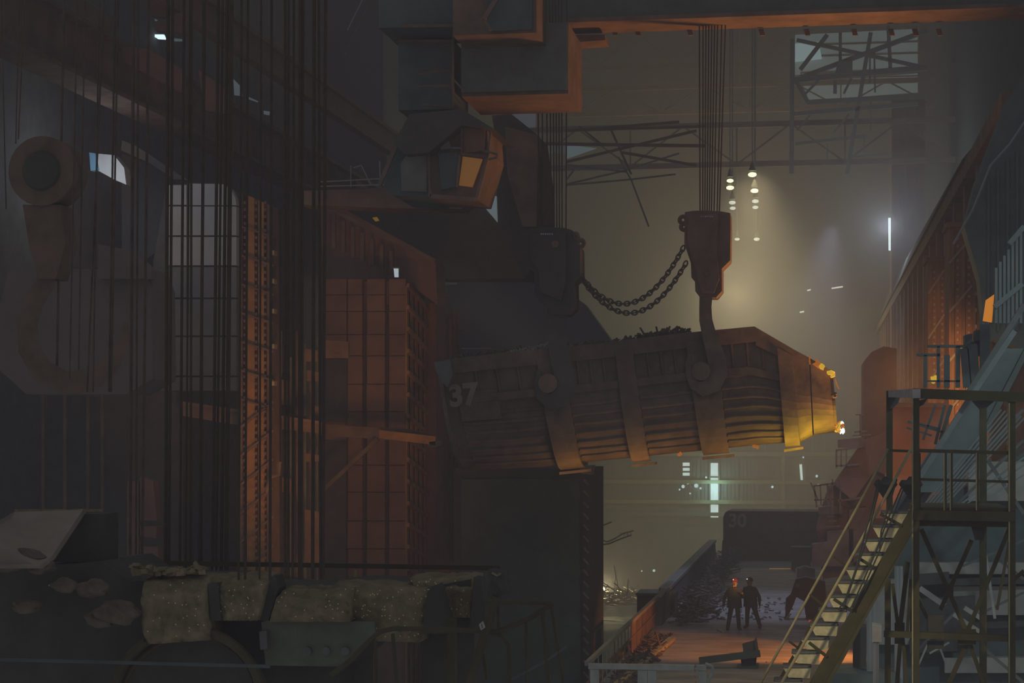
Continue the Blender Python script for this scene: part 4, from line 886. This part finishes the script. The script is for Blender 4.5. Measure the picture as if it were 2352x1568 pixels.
part('dark_opening', MB().px([(745,825),(803,825),(803,968),(745,968)], 60.2, .1), M_BLACK, tx); part('dark_opening', MB().px([(742,1012),(795,1012),(795,1340),(742,1340)], 59.9, .1), M_BLACK, tx)
for k, y in enumerate(range(655, 1340, 50)):
    Yf, Yr = 60, 63.1
    a = PXX(937, y, Xc + .04); zz = a.z
    part('lattice_bar', MB().bar((Xc + .04, 59.95, zz), (Xc + .04, 63.1, zz - .55), .08, .13), M_AMB, tx)
for k in range(5):
    yy = 60.0 + k*.72; part('lattice_upright', MB().box(Xc - .06, Xc + .0, yy, yy + .26, zb, P(940,655,60).z - k*.1), M_AMB, tx)
for k in range(9): z = zt - 1.2 - k*1.5; part('side_strap', MB().box(Xc + .3, Xc + .36, 65.5, 67.7, z, z + .07), M_RUST, tx)
for k in range(3): part('side_upright', MB().box(Xc + .3, Xc + .38, 65.5 + k*.7, 65.6 + k*.7, zb, P(1000,720,64).z), M_RUST, tx)
# orange cross beam + brace
cbm = thing('cross_beam', 'amber-lit cross beam with diagonal brace in front of the tower', 'beam', P(870, 1010, 58))
part('beam_web', MB().px([(735,975),(935,985),(1000,1000),(1000,1020),(870,1008),(735,1000)], 58.5, .3), M_RUST, cbm)
part('beam_web', MB().px([(870,987),(1000,1002),(1000,1022),(872,1006)], 58, .3), M_AMB, cbm)
part('beam_brace', MB().bar(P(738,1130,58.4), P(868,1008,58.4), .12, .12), M_RUST, cbm)
part('end_block', MB().px([(985,1015),(1015,1010),(1015,1022),(990,1030)], 58, .5), M_BLACK, cbm)
# sloping platform above tower
slp = thing('sloped_roof', 'dark red sloping casing under the side gallery', 'casing', P(860, 600, 58))
part('slope_plate', MB().px([(735,470),(760,465),(1000,595),(1005,700),(930,645),(742,640)], 61.5, 1.5), M_RED, slp)
part('slope_plate', MB().px([(700,455),(1060,470),(1200,520),(1205,640),(1010,640),(1000,600),(760,468)], 66, 1.5), M_BLACK, slp)
for i in range(8): part('slope_rib', MB().bar(P(745+i*22, 478+i*14, 61.2), P(745+i*22, 560+i*10, 61.2), .12, .12), M_RUST, slp)
part('slope_edge', MB().bar(P(740,470,61), P(1000,600,61), .12, .12), M_RUST, slp)
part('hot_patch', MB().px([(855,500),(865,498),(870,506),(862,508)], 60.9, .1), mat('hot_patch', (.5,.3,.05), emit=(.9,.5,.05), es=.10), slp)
bl_ = thing('wall_lamp', 'small bluish-white lamp on the left tower', 'lamp', P(909,625,59)); part('lamp_lens', MB().px([(904,616),(914,616),(914,636),(906,636)], 59, .1), mat('blue_lamp', (.3,.3,.3), emit=(.65,.8,.9), es=.5), bl_); part('lamp_case', MB().px([(901,613),(917,613),(917,616),(901,616)], 58.95, .2), M_DARK, bl_)
# haze-dark back mass behind left block
struct('wall_left.001', MB().px([(735,440),(1200,440),(1235,560),(1290,660),(1345,700),(1410,790),(1345,1000),(1345,1400),(735,1400)], 92, 1.0), mat('slate_sheeting', (.20,.20,.23), .9, 0, .2, .4), 'slate partition behind the left hook block')
gy2 = thing('far_gallery', 'thin pale gallery rail in the dark between tower and hook', 'gallery', P(1010,655,80))
for a in [(982,620,982,652,2),(986,622,986,650,2),(980,655,1050,652,2),(1015,650,1050,650,3),(1060,800,1130,800,2)]: part('gallery_rail', MB().bar(P(a[0],a[1],80), P(a[2],a[3],80), a[4]*80/F), M_PALE, gy2)
# dark housing below the bucket
dh = thing('dark_housing', 'large dark housing standing under the left half of the bucket', 'housing', P(1200, 1568, 57))
part('housing_body', MB().px([(1042,1075),(1352,1075),(1352,1800),(1042,1800)], 57, 4), mat('soot_blackened_plate', (.055,.06,.06), .9), dh)
part('housing_panel', MB().px([(1060,1100),(1330,1100),(1335,1700),(1060,1700)], 56.85, .2), mat('soot_blackened_teal', (.06,.085,.085), .9), dh)
for y in range(1100, 1560, 26): part('edge_bracket', MB().bar(P(1340,y,56.7), P(1352,y+14,56.7), .05), M_RUST, dh)
part('housing_cap', MB().px([(1330,1070),(1362,1068),(1358,1090),(1335,1088)], 56.5, .6), M_DARK, dh)

# riveted column (x 550-640)
rc = thing('riveted_column', 'tall orange-lit riveted double column behind the ropes', 'column', P(595, 1330, 52))
def yt(x): return 440 + (x-550)*.45
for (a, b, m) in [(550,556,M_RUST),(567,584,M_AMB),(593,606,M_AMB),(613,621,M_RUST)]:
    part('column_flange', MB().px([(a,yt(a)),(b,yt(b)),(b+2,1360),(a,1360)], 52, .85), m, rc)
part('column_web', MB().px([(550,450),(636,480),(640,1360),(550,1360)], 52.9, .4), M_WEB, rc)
for k, y in enumerate(range(520, 1330, 66)):
    part('lacing_bar', MB().bar(P(552,y,51.9), P(628,y + (24 if y < 960 else -60),51.9), .06, .05), M_RUST, rc)
rvt = MB()
for y in range(465, 1330, 16):
    for x in (562, 588, 609): rvt.box(P(x,y,51.9).x-.03, P(x,y,51.9).x+.03, 51.9, 51.95, P(x,y,51.9).z-.04, P(x,y,51.9).z+.04)
part('rivet', rvt, M_RUST, rc, kind='stuff')
for y in (575, 640, 709, 790, 875): part('clip', MB().px([(622,y),(630,y),(630,y+10),(622,y+10)], 51.9, .3), M_YEL, rc)
# steelwork right of it (640-740)
sw2 = thing('pipe_rack', 'cluster of rusty pipes and brackets between column and tower', 'pipe rack', P(690, 1330, 54))
for i, x in enumerate((646, 655, 668, 682, 700, 715, 728)): part('pipe', MB().tube(P(x, 760 + 30*(i % 3), 54 + i*.2), P(x, 1350, 54 + i*.2), .035 + .02*(i % 3)), M_RUST if i % 2 else M_DARK, sw2)
for (x0,y0,x1,y1) in [(700,800,730,830),(640,950,700,985),(705,850,735,875),(700,1040,735,1060),(640,870,665,930),(720,930,735,990),(645,1095,670,1130),(700,1170,735,1300),(742,780,800,822)]:
    part('bracket_plate', MB().px([(x0,y0),(x1,y0+5),(x1,y1),(x0,y1)], 53.8, .15), M_RUST, sw2)
part('bent_pipe', MB().path([P(612,1130,51.5),P(622,1095,51.5),P(640,1090,51.5),P(642,1060,51.5)], .06), M_RUST, sw2)
lb = thing('left_beam', 'rusty horizontal beam crossing behind the ropes', 'beam', P(540,960,53.5)); part('beam_web', MB().px([(420,925),(560,945),(645,955),(735,970),(735,995),(645,985),(540,975),(420,955)], 53.4, .3), M_RUST, lb); part('beam_flange', MB().bar(P(420,925,53.3), P(735,970,53.3), .08, .08), M_RUST, lb)
# grey panel
gp = thing('grey_panel', 'pale grey rounded panel divided by seams behind the ropes', 'panel', P(465,900,62))
part('panel_backing', MB().px([(352,600),(382,425),(500,420),(520,425),(536,440),(545,475),(547,900),(352,900)], 62.3, .6), M_DARK, gp)
ys = [424,473,543,612,686,773,865,900]
for i, (y0, y1) in enumerate(zip(ys, ys[1:])):
    for (xa_, xb_) in ((383,428),(431,543)):
        if i == 0 and xb_ == 543: poly = [(431,421),(512,423),(530,434),(541,455),(543,471),(431,471)]
        else: poly = [(xa_,y0+1),(xb_,y0+1),(xb_,y1-3),(xa_,y1-3)]
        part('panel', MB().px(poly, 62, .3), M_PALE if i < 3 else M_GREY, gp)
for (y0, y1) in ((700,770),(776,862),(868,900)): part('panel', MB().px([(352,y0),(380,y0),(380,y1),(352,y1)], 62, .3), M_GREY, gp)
# left bright slope and lamp
sl = thing('sloping_duct', 'pale sloping duct edge left of the grey panel', 'duct', P(330,400,66))
part('duct_edge', MB().px([(280,322),(300,330),(400,395),(430,412),(400,412),(345,375),(278,345)], 66, .6), M_PALE, sl)
part('duct_body', MB().px([(262,345),(345,377),(400,414),(385,560),(300,620),(262,560)], 66.5, 1.5), M_GREY, sl)
lf = thing('flood_light', 'soft bluish flood light beside the big left hook block', 'lamp', P(240,400,60)); part('lamp_body', MB().px([(216,352),(262,356),(285,385),(290,424),(262,412),(226,392)], 60, .5), M_PALE, lf); part('lamp_lens', MB().px([(205,350),(218,352),(226,390),(208,392)], 59.9, .3), mat('dim_blue_lens', (.15,.3,.45), emit=(.15,.35,.5), es=.08), lf)
light('POINT', 'flood_light_glow', P(232, 390, 58.5), (.8,.9,1.0), 60, None, .3)
# crane runway girder on the left wall
rg = thing('runway_girder', 'rusty runway girder receding high along the left wall', 'girder', (-21.7, 100, 18))
z1 = PXX(530,255,-22).z; 
part('girder_web', MB().box(-22.4, -22, 48, 160, z1 - 1.5, z1), M_RED, rg); part('girder_flange', MB().box(-22.8, -21.6, 48, 160, z1, z1 + .15), M_RUST, rg); part('girder_flange', MB().box(-22.8, -21.6, 48, 160, z1 - 1.65, z1 - 1.5), M_RUST, rg)
for k in range(28): part('web_stiffener', MB().box(-22, -21.75, 49 + 4*k, 49.2 + 4*k, z1 - 1.5, z1), M_RUST, rg)
rg2 = thing('runway_girder', 'upper orange girder above the left clerestory windows', 'girder', (-21.7, 100, 24))
z2 = PXX(500,50,-20).z
part('girder_web', MB().box(-20.4, -20, 46, 160, z2 - .5, z2 + .35), M_RED, rg2); part('girder_flange', MB().box(-20.7, -19.8, 46, 160, z2 + .35, z2 + .5), M_RUST, rg2)
pl_ = thing('upper_platework', 'orange-brown plates between left windows high up', 'platework', P(380,60,60))
for poly in ([(343,0),(384,0),(386,40),(345,36)],[(388,35),(420,28),(425,80),(392,70)],[(280,105),(340,112),(420,160),(420,215),(345,175),(282,140)],[(455,160),(505,195),(525,215),(528,262),(470,250)],[(150,0),(200,0),(250,40),(250,70),(180,30)],[(355,55),(384,52),(384,72),(356,70)]): part('plate', MB().px(poly, 58, .3), M_RED, pl_)
k = 12
for poly in ([(240,0),(252,0),(262,10),(255,12)],[(290,0),(297,0),(297,8),(290,8)],[(290,20),(296,20),(296,36),(290,36)],[(322,25),(329,25),(330,46),(324,44)],[(347,37),(361,46),(348,50)],[(346,79),(376,79),(381,90),(362,89)],[(400,88),(420,90),(420,94),(400,94)],[(536,182),(552,198),(556,220),(538,218)],[(570,222),(592,232),(590,234),(572,228)],[(605,254),(619,256),(617,264),(606,262)],[(0,236),(30,250),(30,300),(0,318)],[(50,258),(75,262),(72,300),(52,306)],[(78,276),(96,276),(96,290),(80,290)],[(322,175),(333,178),(333,215),(323,218)],[(288,146),(296,148),(296,188),(288,186)],[(30,530),(52,533),(55,612),(30,614)],[(266,255),(300,255),(300,262),(266,262)]):
    win(k, poly, 70 if poly[0][0] > 100 else 74, E_WIN if (k-12) in (0,2,5) else mat('cold_glass', (.3,.3,.3), emit=(.35,.48,.56), es=.13), 'small cold-blue pane high on the left wall', False); k += 1
# slate partition far left
struct('wall_left.002', MB().px([(-60,-60),(880,-60),(880,640),(735,640),(735,1500),(-60,1500)], 96, .8), mat('dark_slate_sheeting', (.19,.19,.205), .9, 0, .25, .3), 'dark sheeting behind the left ropes')
for i, (x0,y0,x1,y1) in enumerate([(295,1105,318,1300),(322,1090,360,1190),(322,1205,362,1225),(322,1250,366,1310),(78,1050,108,1180),(212,1100,232,1168)]):
    pass
dm = thing('doorway_mass', 'dim red-brown equipment glimpsed low between the ropes', 'equipment', P(330,1320,50))
for poly in ([(292,1105),(318,1105),(318,1320),(292,1320)],[(322,1095),(352,1105),(360,1195),(322,1195)],[(322,1208),(360,1208),(358,1236),(322,1230)],[(322,1255),(362,1255),(366,1310),(322,1310)]): part('equipment_plate', MB().px(poly, 50, .4), M_RED, dm)
part('equipment_back', MB().px([(110,880),(420,900),(420,1340),(110,1340)], 54, 1), M_BLACK, dm)
for x in (100, 150, 203, 236): part('equipment_post', MB().bar(P(x,900,53), P(x,1175,53), .1), M_RUST, dm)

# big left hook block, nearer (about 26 m)
YL = 26.0
bh = thing('hook_block', 'huge rust-brown hook block with round sheaves at left edge', 'hook block', P(95, 860, YL))
c = P(95, 392, YL)
part('sheave', MB().cyl(c + Vector((0, 0, 0)), (0, 1, 0), .50, .50, .5, 28), mat('brown_rust', (.22,.15,.11), .9, 0, .35, 2), bh)
part('sheave_cover', MB().cyl(c + Vector((0, -.06, 0)), (0, 1, 0), .26, .30, .08, 24), M_BLACK, bh)
part('block_neck', MB().px([(52,470),(140,470),(150,560),(128,640),(88,640),(66,560)], YL + .05, .45), mat('brown_rust', (.22,.15,.11)), bh)
hk = [(108,600,46),(105,650,44),(80,690,46),(62,740,48),(66,800,50),(95,850,54),(150,880,56),(215,870,52),(262,830,40),(285,780,24),(290,740,10)]
mb = MB(); vs = []; fs = []; n = len(hk)
for i, (x, y, w_) in enumerate(hk):
    a = hk[max(i-1, 0)]; b = hk[min(i+1, n-1)]; dx, dy = b[0]-a[0], b[1]-a[1]; l = math.hypot(dx, dy); nx, ny = -dy/l*w_/2, dx/l*w_/2
    for yy in (YL + .1, YL + .4): vs += [P(x+nx, y+ny, yy), P(x-nx, y-ny, yy)]
for i in range(n-1):
    a = i*4; b = a+4; fs += [(a, a+1, b+1, b), (a+2, b+2, b+3, a+3), (a, b, b+2, a+2), (a+1, a+3, b+3, b+1)]
fs += [(0, 2, 3, 1), (4*n-4, 4*n-3, 4*n-1, 4*n-2)]
part('hook', mb.add(vs, fs), mat('brown_rust', (.22,.15,.11)), bh)
# dark body in the middle behind ropes
lb2 = thing('ladle_crosshead', 'broad dark brown crosshead half lost in shadow at left', 'crosshead', P(200, 1000, 30))
part('crosshead_body', MB().px([(20,620),(330,615),(348,660),(350,870),(290,905),(60,905),(0,850),(0,700)], 31, 1.2), mat('brown_shadow_paint', (.19,.155,.15), .9, 0, .2, 1), lb2)
part('crosshead_flange', MB().px([(225,560),(300,575),(348,620),(348,640),(225,640)], 30.8, .3), mat('brown_shadow_paint', (.19,.155,.15)), lb2)

# left foreground ropes: real wires, four things
def ropeset(label, xs, Y, m, y0=-30, y1=1330):
    t = thing('wire_rope_set', label, 'ropes', P(xs[0][0], y1, Y), 'vertical hoist ropes at left')
    for r_ in xs:
        xt, xb, wd = r_[0], r_[1], r_[2]; yb_ = r_[3] if len(r_) > 3 else y1
        part('wire_rope', MB().tube(P(xt, y0, Y), P(xb, yb_, Y), wd*Y/F/2, 6), m, t)
ropeset('sparse thin ropes above the huge left hook block', [(45,36,3,330),(58,42,3,320),(2,14,3,480),(148,130,6,880),(196,180,4,880)], 26.2, M_ROPEL)
ropeset('evenly spaced ropes between the left hook block and grey panel', [(178,160,4,870),(228,214,4,900),(240,200,5,900),(265,250,5,900),(272,255,5,900),(307,298,8,1330),(318,312,5,1300),(342,326,7,1320)], 24, M_ROPEL)
ropeset('dense dark ropes crossing in front of the grey panel', [(386,380,9),(397,388,7),(423,413,7),(437,426,5),(440,438,6),(470,458,8),(466,464,4),(502,488,8),(512,496,6),(522,508,8),(532,520,11)], 22, M_ROPE)
ropeset('rope curtain right of the riveted column', [(555,548,6),(570,563,6),(600,596,5),(624,620,7),(655,655,7),(663,662,6),(675,672,6),(690,688,9),(697,692,6),(722,718,9),(732,736,6),(748,742,8)], 20, M_ROPE)

# ================================================================== FOREGROUND (about 20 m)
YF = 20.0
fm_ = thing('ladle_stand', 'dark machinery base with round housing at bottom left', 'machine', P(450, 1568, YF))
part('base_body', MB().px([(-60,1540),(-60,1300),(120,1300),(235,1290),(300,1335),(480,1332),(640,1358),(780,1345),(985,1348),(1080,1330),(1085,1450),(870,1460),(780,1535),(780,1700),(-60,1700)], YF + .3, 1.6), M_BLACK, fm_)
part('base_front', MB().px([(600,1428),(612,1425),(860,1427),(862,1452),(780,1530),(610,1528)], YF, .3), mat('dark_green_paint', (.17,.19,.15), .8, 0, .3, 3), fm_)
for x in (705, 748, 792): part('bolt', MB().cyl(P(x,1495,YF-.06), (0,1,0), .045, .045, .08, 12), M_DARK, fm_)
arc = [P(430 + 168*math.cos(a), 1600 - 155*math.sin(a), YF - .1) for a in [math.pi*(.06 + .9*i/20) for i in range(21)]]
part('round_rim', MB().path(arc, .055, 8), M_OLIVE, fm_); part('round_rim', MB().path([p + Vector((.05, .1, -.08)) for p in arc], .03, 8), M_OLIVE, fm_)
part('round_housing', MB().prism([P(430 + 155*math.cos(a), 1600 - 142*math.sin(a), YF) for a in [math.pi*i/20 for i in range(21)]], (0, .25, 0)), M_BLACK, fm_)
part('clamp', MB().px([(595,1450),(612,1448),(614,1490),(598,1492)], YF - .1, .15), M_DARK, fm_)
part('lower_rail', MB().tube(P(-40,1513,YF-.5), P(620,1530,YF-.5), .02), M_TEAL, fm_)
tp = thing('tilted_plate', 'pale dusty plate tilted on the machinery at far left', 'plate', P(100,1300,YF)); q = [P(-60,1230,YF-.6), P(35,1173,YF+.6), P(192,1168,YF+.6), P(118,1278,YF-.2), P(90,1300,YF-.6), P(-60,1300,YF-.6)]
part('plate_sheet', MB().prism(q, (0, .1, -.03)), mat('dusty_plate', (.33,.29,.24), .9, 0, .2, 2), tp); part('plate_edge', MB().bar(P(35,1172,YF+.6), P(235,1172,YF+.6), .03), M_SLAG, tp)
part('plate_body', MB().px([(192,1180),(235,1180),(235,1290),(118,1290)], YF+.7, .5), M_BLACK, tp)
for i_, (x, y, r_) in enumerate([(20,1285,.16),(60,1280,.13),(95,1300,.10),(60,1392,.10),(215,1352,.12),(270,1405,.16),(230,1420,.12),(150,1345,.10)]):
    solo('slag_lump', MB().lump(P(x, y, YF - .25), r_*1.6, r_, r_*.8, i_, 3, .16), mat('dark_slag', (.19,.16,.12), .95, 0, .5, 4, .8), ['rounded slag lump at the far left under the tilted plate','slag lump under the middle of the tilted plate','small slag lump at the lower corner of the tilted plate','small brown lump low at the far left','lump of slag right of the dark plate body','broad low slag lump left of the round housing','flat slag lump left of the round housing top','slag lump just below the tilted plate corner'][i_], 'slag')
# slag-crusted blocks
def slab(poly, Y, th, label, seed, n_g=30):
    t = thing('slag_block', label, 'block', P(poly[0][0], poly[-1][1], Y), 'slag-crusted blocks on the foreground machinery')
    bm = bmesh.new(); r = random.Random(seed)
    # gridded front with rough relief and ragged top
    xs = [p[0] for p in poly]; x0, x1 = min(xs), max(xs); mb = MB(); NX, NZ = 16, 9; vs = []
    (a0, a1, a2, a3) = poly
    for layer in (0, 1):
        for i in range(NX+1):
            for j in range(NZ+1):
                u, v_ = i/NX, j/NZ; tq = mix(a0, a1, u); bq = mix(a3, a2, u); q = mix(tq, bq, v_)
                dz = r.uniform(-3, 3) if j == 0 else 0
                edge = 1 - min(1, v_*3)
                p = P(q[0] + r.uniform(-1.2, 1.2), q[1] + dz, Y)
                off = (r.uniform(-.025, .025) + .14*edge) if layer == 0 else th
                vs.append(p + Vector((0, off, -.04*edge if layer == 0 else 0)))
    fs = []; S_ = (NX+1)*(NZ+1)
    for i in range(NX):
        for j in range(NZ):
            a = i*(NZ+1)+j; fs.append((a, a+NZ+1, a+NZ+2, a+1)); fs.append((a+S_, a+1+S_, a+NZ+2+S_, a+NZ+1+S_))
        a = i*(NZ+1); fs.append((a, a+S_, a+NZ+1+S_, a+NZ+1)); a += NZ; fs.append((a, a+NZ+1, a+NZ+1+S_, a+S_))
    for j in range(NZ):
        a = j; fs.append((a, a+1, a+1+S_, a+S_)); a = NX*(NZ+1)+j; fs.append((a, a+S_, a+1+S_, a+1))
    mb.add(vs, fs); o = part('crusted_body', mb, M_SLAG, t); smooth(o)
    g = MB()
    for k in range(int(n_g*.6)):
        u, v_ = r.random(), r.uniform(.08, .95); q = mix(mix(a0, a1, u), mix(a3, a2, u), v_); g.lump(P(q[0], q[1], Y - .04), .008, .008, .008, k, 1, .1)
    part('glint_speck', g, M_PEBB, t, kind='stuff')
slab([(320,1328),(470,1322),(480,1470),(330,1480)], YF - .2, .6, 'wide slag-crusted block left of the smaller block', 1, 40)
slab([(462,1322),(618,1318),(592,1425),(505,1425)], YF - .1, .5, 'tapered slag-crusted block with dark gap on its left', 2, 40)
slab([(640,1352),(800,1350),(800,1428),(618,1428)], YF - .15, .5, 'long dark slag-crusted block at the centre of the machinery', 3, 30)
slab([(760,1338),(985,1342),(965,1475),(790,1470)], YF + .1, .5, 'most glittering slag-crusted block right of centre', 4, 130)
slab([(930,1322),(1092,1322),(1080,1418),(1020,1418)], YF + .25, .5, 'rightmost slag-crusted block behind the dark teeth', 5, 50)
slab([(100,1338),(205,1338),(180,1352),(140,1360)], YF + .2, .4, 'low slag-crusted ledge under the tilted plate', 6, 12)
debris('slag_crumbs', 'rough crumbs lying on top of the slag blocks', 'debris', lambda: P(R.uniform(310,470), R.uniform(1316,1326), YF + R.uniform(-.1,.3)), 90, M_SLAG, .02, .09)
tt = thing('worn_teeth', 'ragged dark teeth standing between the slag blocks', 'teeth', P(1000,1470,YF))
part('tooth', MB().px([(982,1358),(995,1345),(1003,1342),(1010,1352),(1018,1390),(1028,1420),(1030,1455),(970,1455),(975,1400)], YF - .2, .3), M_BLACK, tt)
part('tooth', MB().px([(1088,1325),(1104,1330),(1112,1380),(1118,1440),(1078,1440),(1085,1380)], YF, .3), M_BLACK, tt)
part('tooth', MB().px([(622,1325),(632,1322),(640,1350),(616,1425),(596,1425),(610,1380)], YF, .3), M_BLACK, tt)
part('tooth', MB().px([(478,1340),(500,1338),(508,1425),(484,1425)], YF - .15, .3), M_BLACK, tt)
lr = thing('thin_rail', 'long thin horizontal rail above the foreground machinery', 'rail', P(700,1295,YF+2)); part('rail_bar', MB().bar(P(278,1291,YF+2), P(1150,1304,YF+2), .055, .055), M_OLIVE, lr)
for x in (492, 816): part('rail_post', MB().tube(P(x,1295,YF+2), P(x,1345,YF+2), .018), M_YEL, lr)
fr2 = thing('foreground_railing', 'worn olive handrail bending around the foreground platform', 'railing', P(1050,1568,YF-1))
Yq = YF - 1
def fpipe(pts, wpx, Y=Yq, name='rail_pipe'): part(name, MB().path([P(a,b,Y) for a,b in pts], wpx*Y/F/2, 8), M_OLIVE, fr2)
fpipe([(760,1550),(800,1520),(850,1470),(872,1450),(905,1443),(1000,1445),(1100,1448),(1145,1450)], 12)
fpipe([(1145,1450),(1180,1436),(1220,1418),(1270,1385)], 12); fpipe([(1115,1383),(1200,1384),(1272,1385)], 10, Yq + .7)
fpipe([(1120,1452),(1150,1460),(1168,1480),(1174,1600)], 9)
for a in [(862,1470,866,1620,9),(902,1455,916,1620,9),(1208,1430,1212,1620,7),(1246,1405,1264,1620,9),(1266,1390,1300,1600,7),(1143,1378,1146,1450,7),(1110,1500,1118,1560,7)]: fpipe([(a[0],a[1]),(a[2],a[3])], a[4], Yq, 'rail_post')
part('mid_pipe', MB().path([P(1174,1560,Yq),P(1250,1520,Yq),P(1300,1485,Yq)], .015, 6), M_TEAL, fr2)
lp_ = thing('leaning_post', 'thick post leaning against the foreground railing', 'post', P(1080,1568,Yq)); part('post_shaft', MB().path([P(1062,1620,Yq-.1), P(1100,1500,Yq-.1), P(1140,1370,Yq-.1)], [.05,.045,.04], 8), M_OLIVE, lp_)
part('post_head', MB().lump(P(1148,1340,Yq), .12, .12, .15, 9, 3, .25), M_BLACK, lp_); part('wire_tuft', MB().path([P(1130,1315,Yq-.1),P(1142,1322,Yq-.1),P(1150,1316,Yq-.1)], .012), M_SLAG, lp_)
part('post_ring', MB().path([P(1108,1428 + 0,Yq-.2),P(1112,1440,Yq-.2),P(1106,1445,Yq-.2),P(1103,1434,Yq-.2)], .014, 6, True), M_GRAIL, lp_)
bd = thing('steel_drum', 'dark round drum behind the foreground railing', 'drum', P(1050,1568,YF)); part('drum_body', MB().px([(965,1450),(1090,1450),(1090,1640),(965,1640)], YF + .6, .8), M_BLACK, bd); part('drum_pipe', MB().tube(P(1038,1420,YF-.3), P(1040,1620,YF-.3), .05, 10), M_OLIVE, bd)

# ================================================================== HAZE
def haze(name, box, dens, label):
    hz = D.objects.new(name, mesh(name, MB().box(*box), M_DARK, Vector((0, 0, 0)))); COL.objects.link(hz)
    hz['kind'] = 'stuff'; hz['label'] = label; hz['category'] = 'haze'
    hm_ = D.materials.new('smoke'); hm_.use_nodes = True; nt = hm_.node_tree; nt.nodes.clear()
    ou = nt.nodes.new('ShaderNodeOutputMaterial'); vsn = nt.nodes.new('ShaderNodeVolumeScatter'); vsn.inputs['Color'].default_value = (.96, .885, .955, 1); vsn.inputs['Density'].default_value = dens; vsn.inputs['Anisotropy'].default_value = 0.0
    nt.links.new(vsn.outputs[0], ou.inputs['Volume']); hz.data.materials.clear(); hz.data.materials.append(hm_)
haze('smoke_haze', (-24.9, 8.9, 75, YB - .2, -7.4, 45.8), 0.0118, 'thicker smoky haze filling the bay beyond the bucket')
haze('black_lift_haze', (-24.9, 8.9, -4, 74.9, -7.4, 45.8), 0.0033, 'thin haze added between the camera and the bucket to lift the darks')  # near volume added to raise the foreground blacks
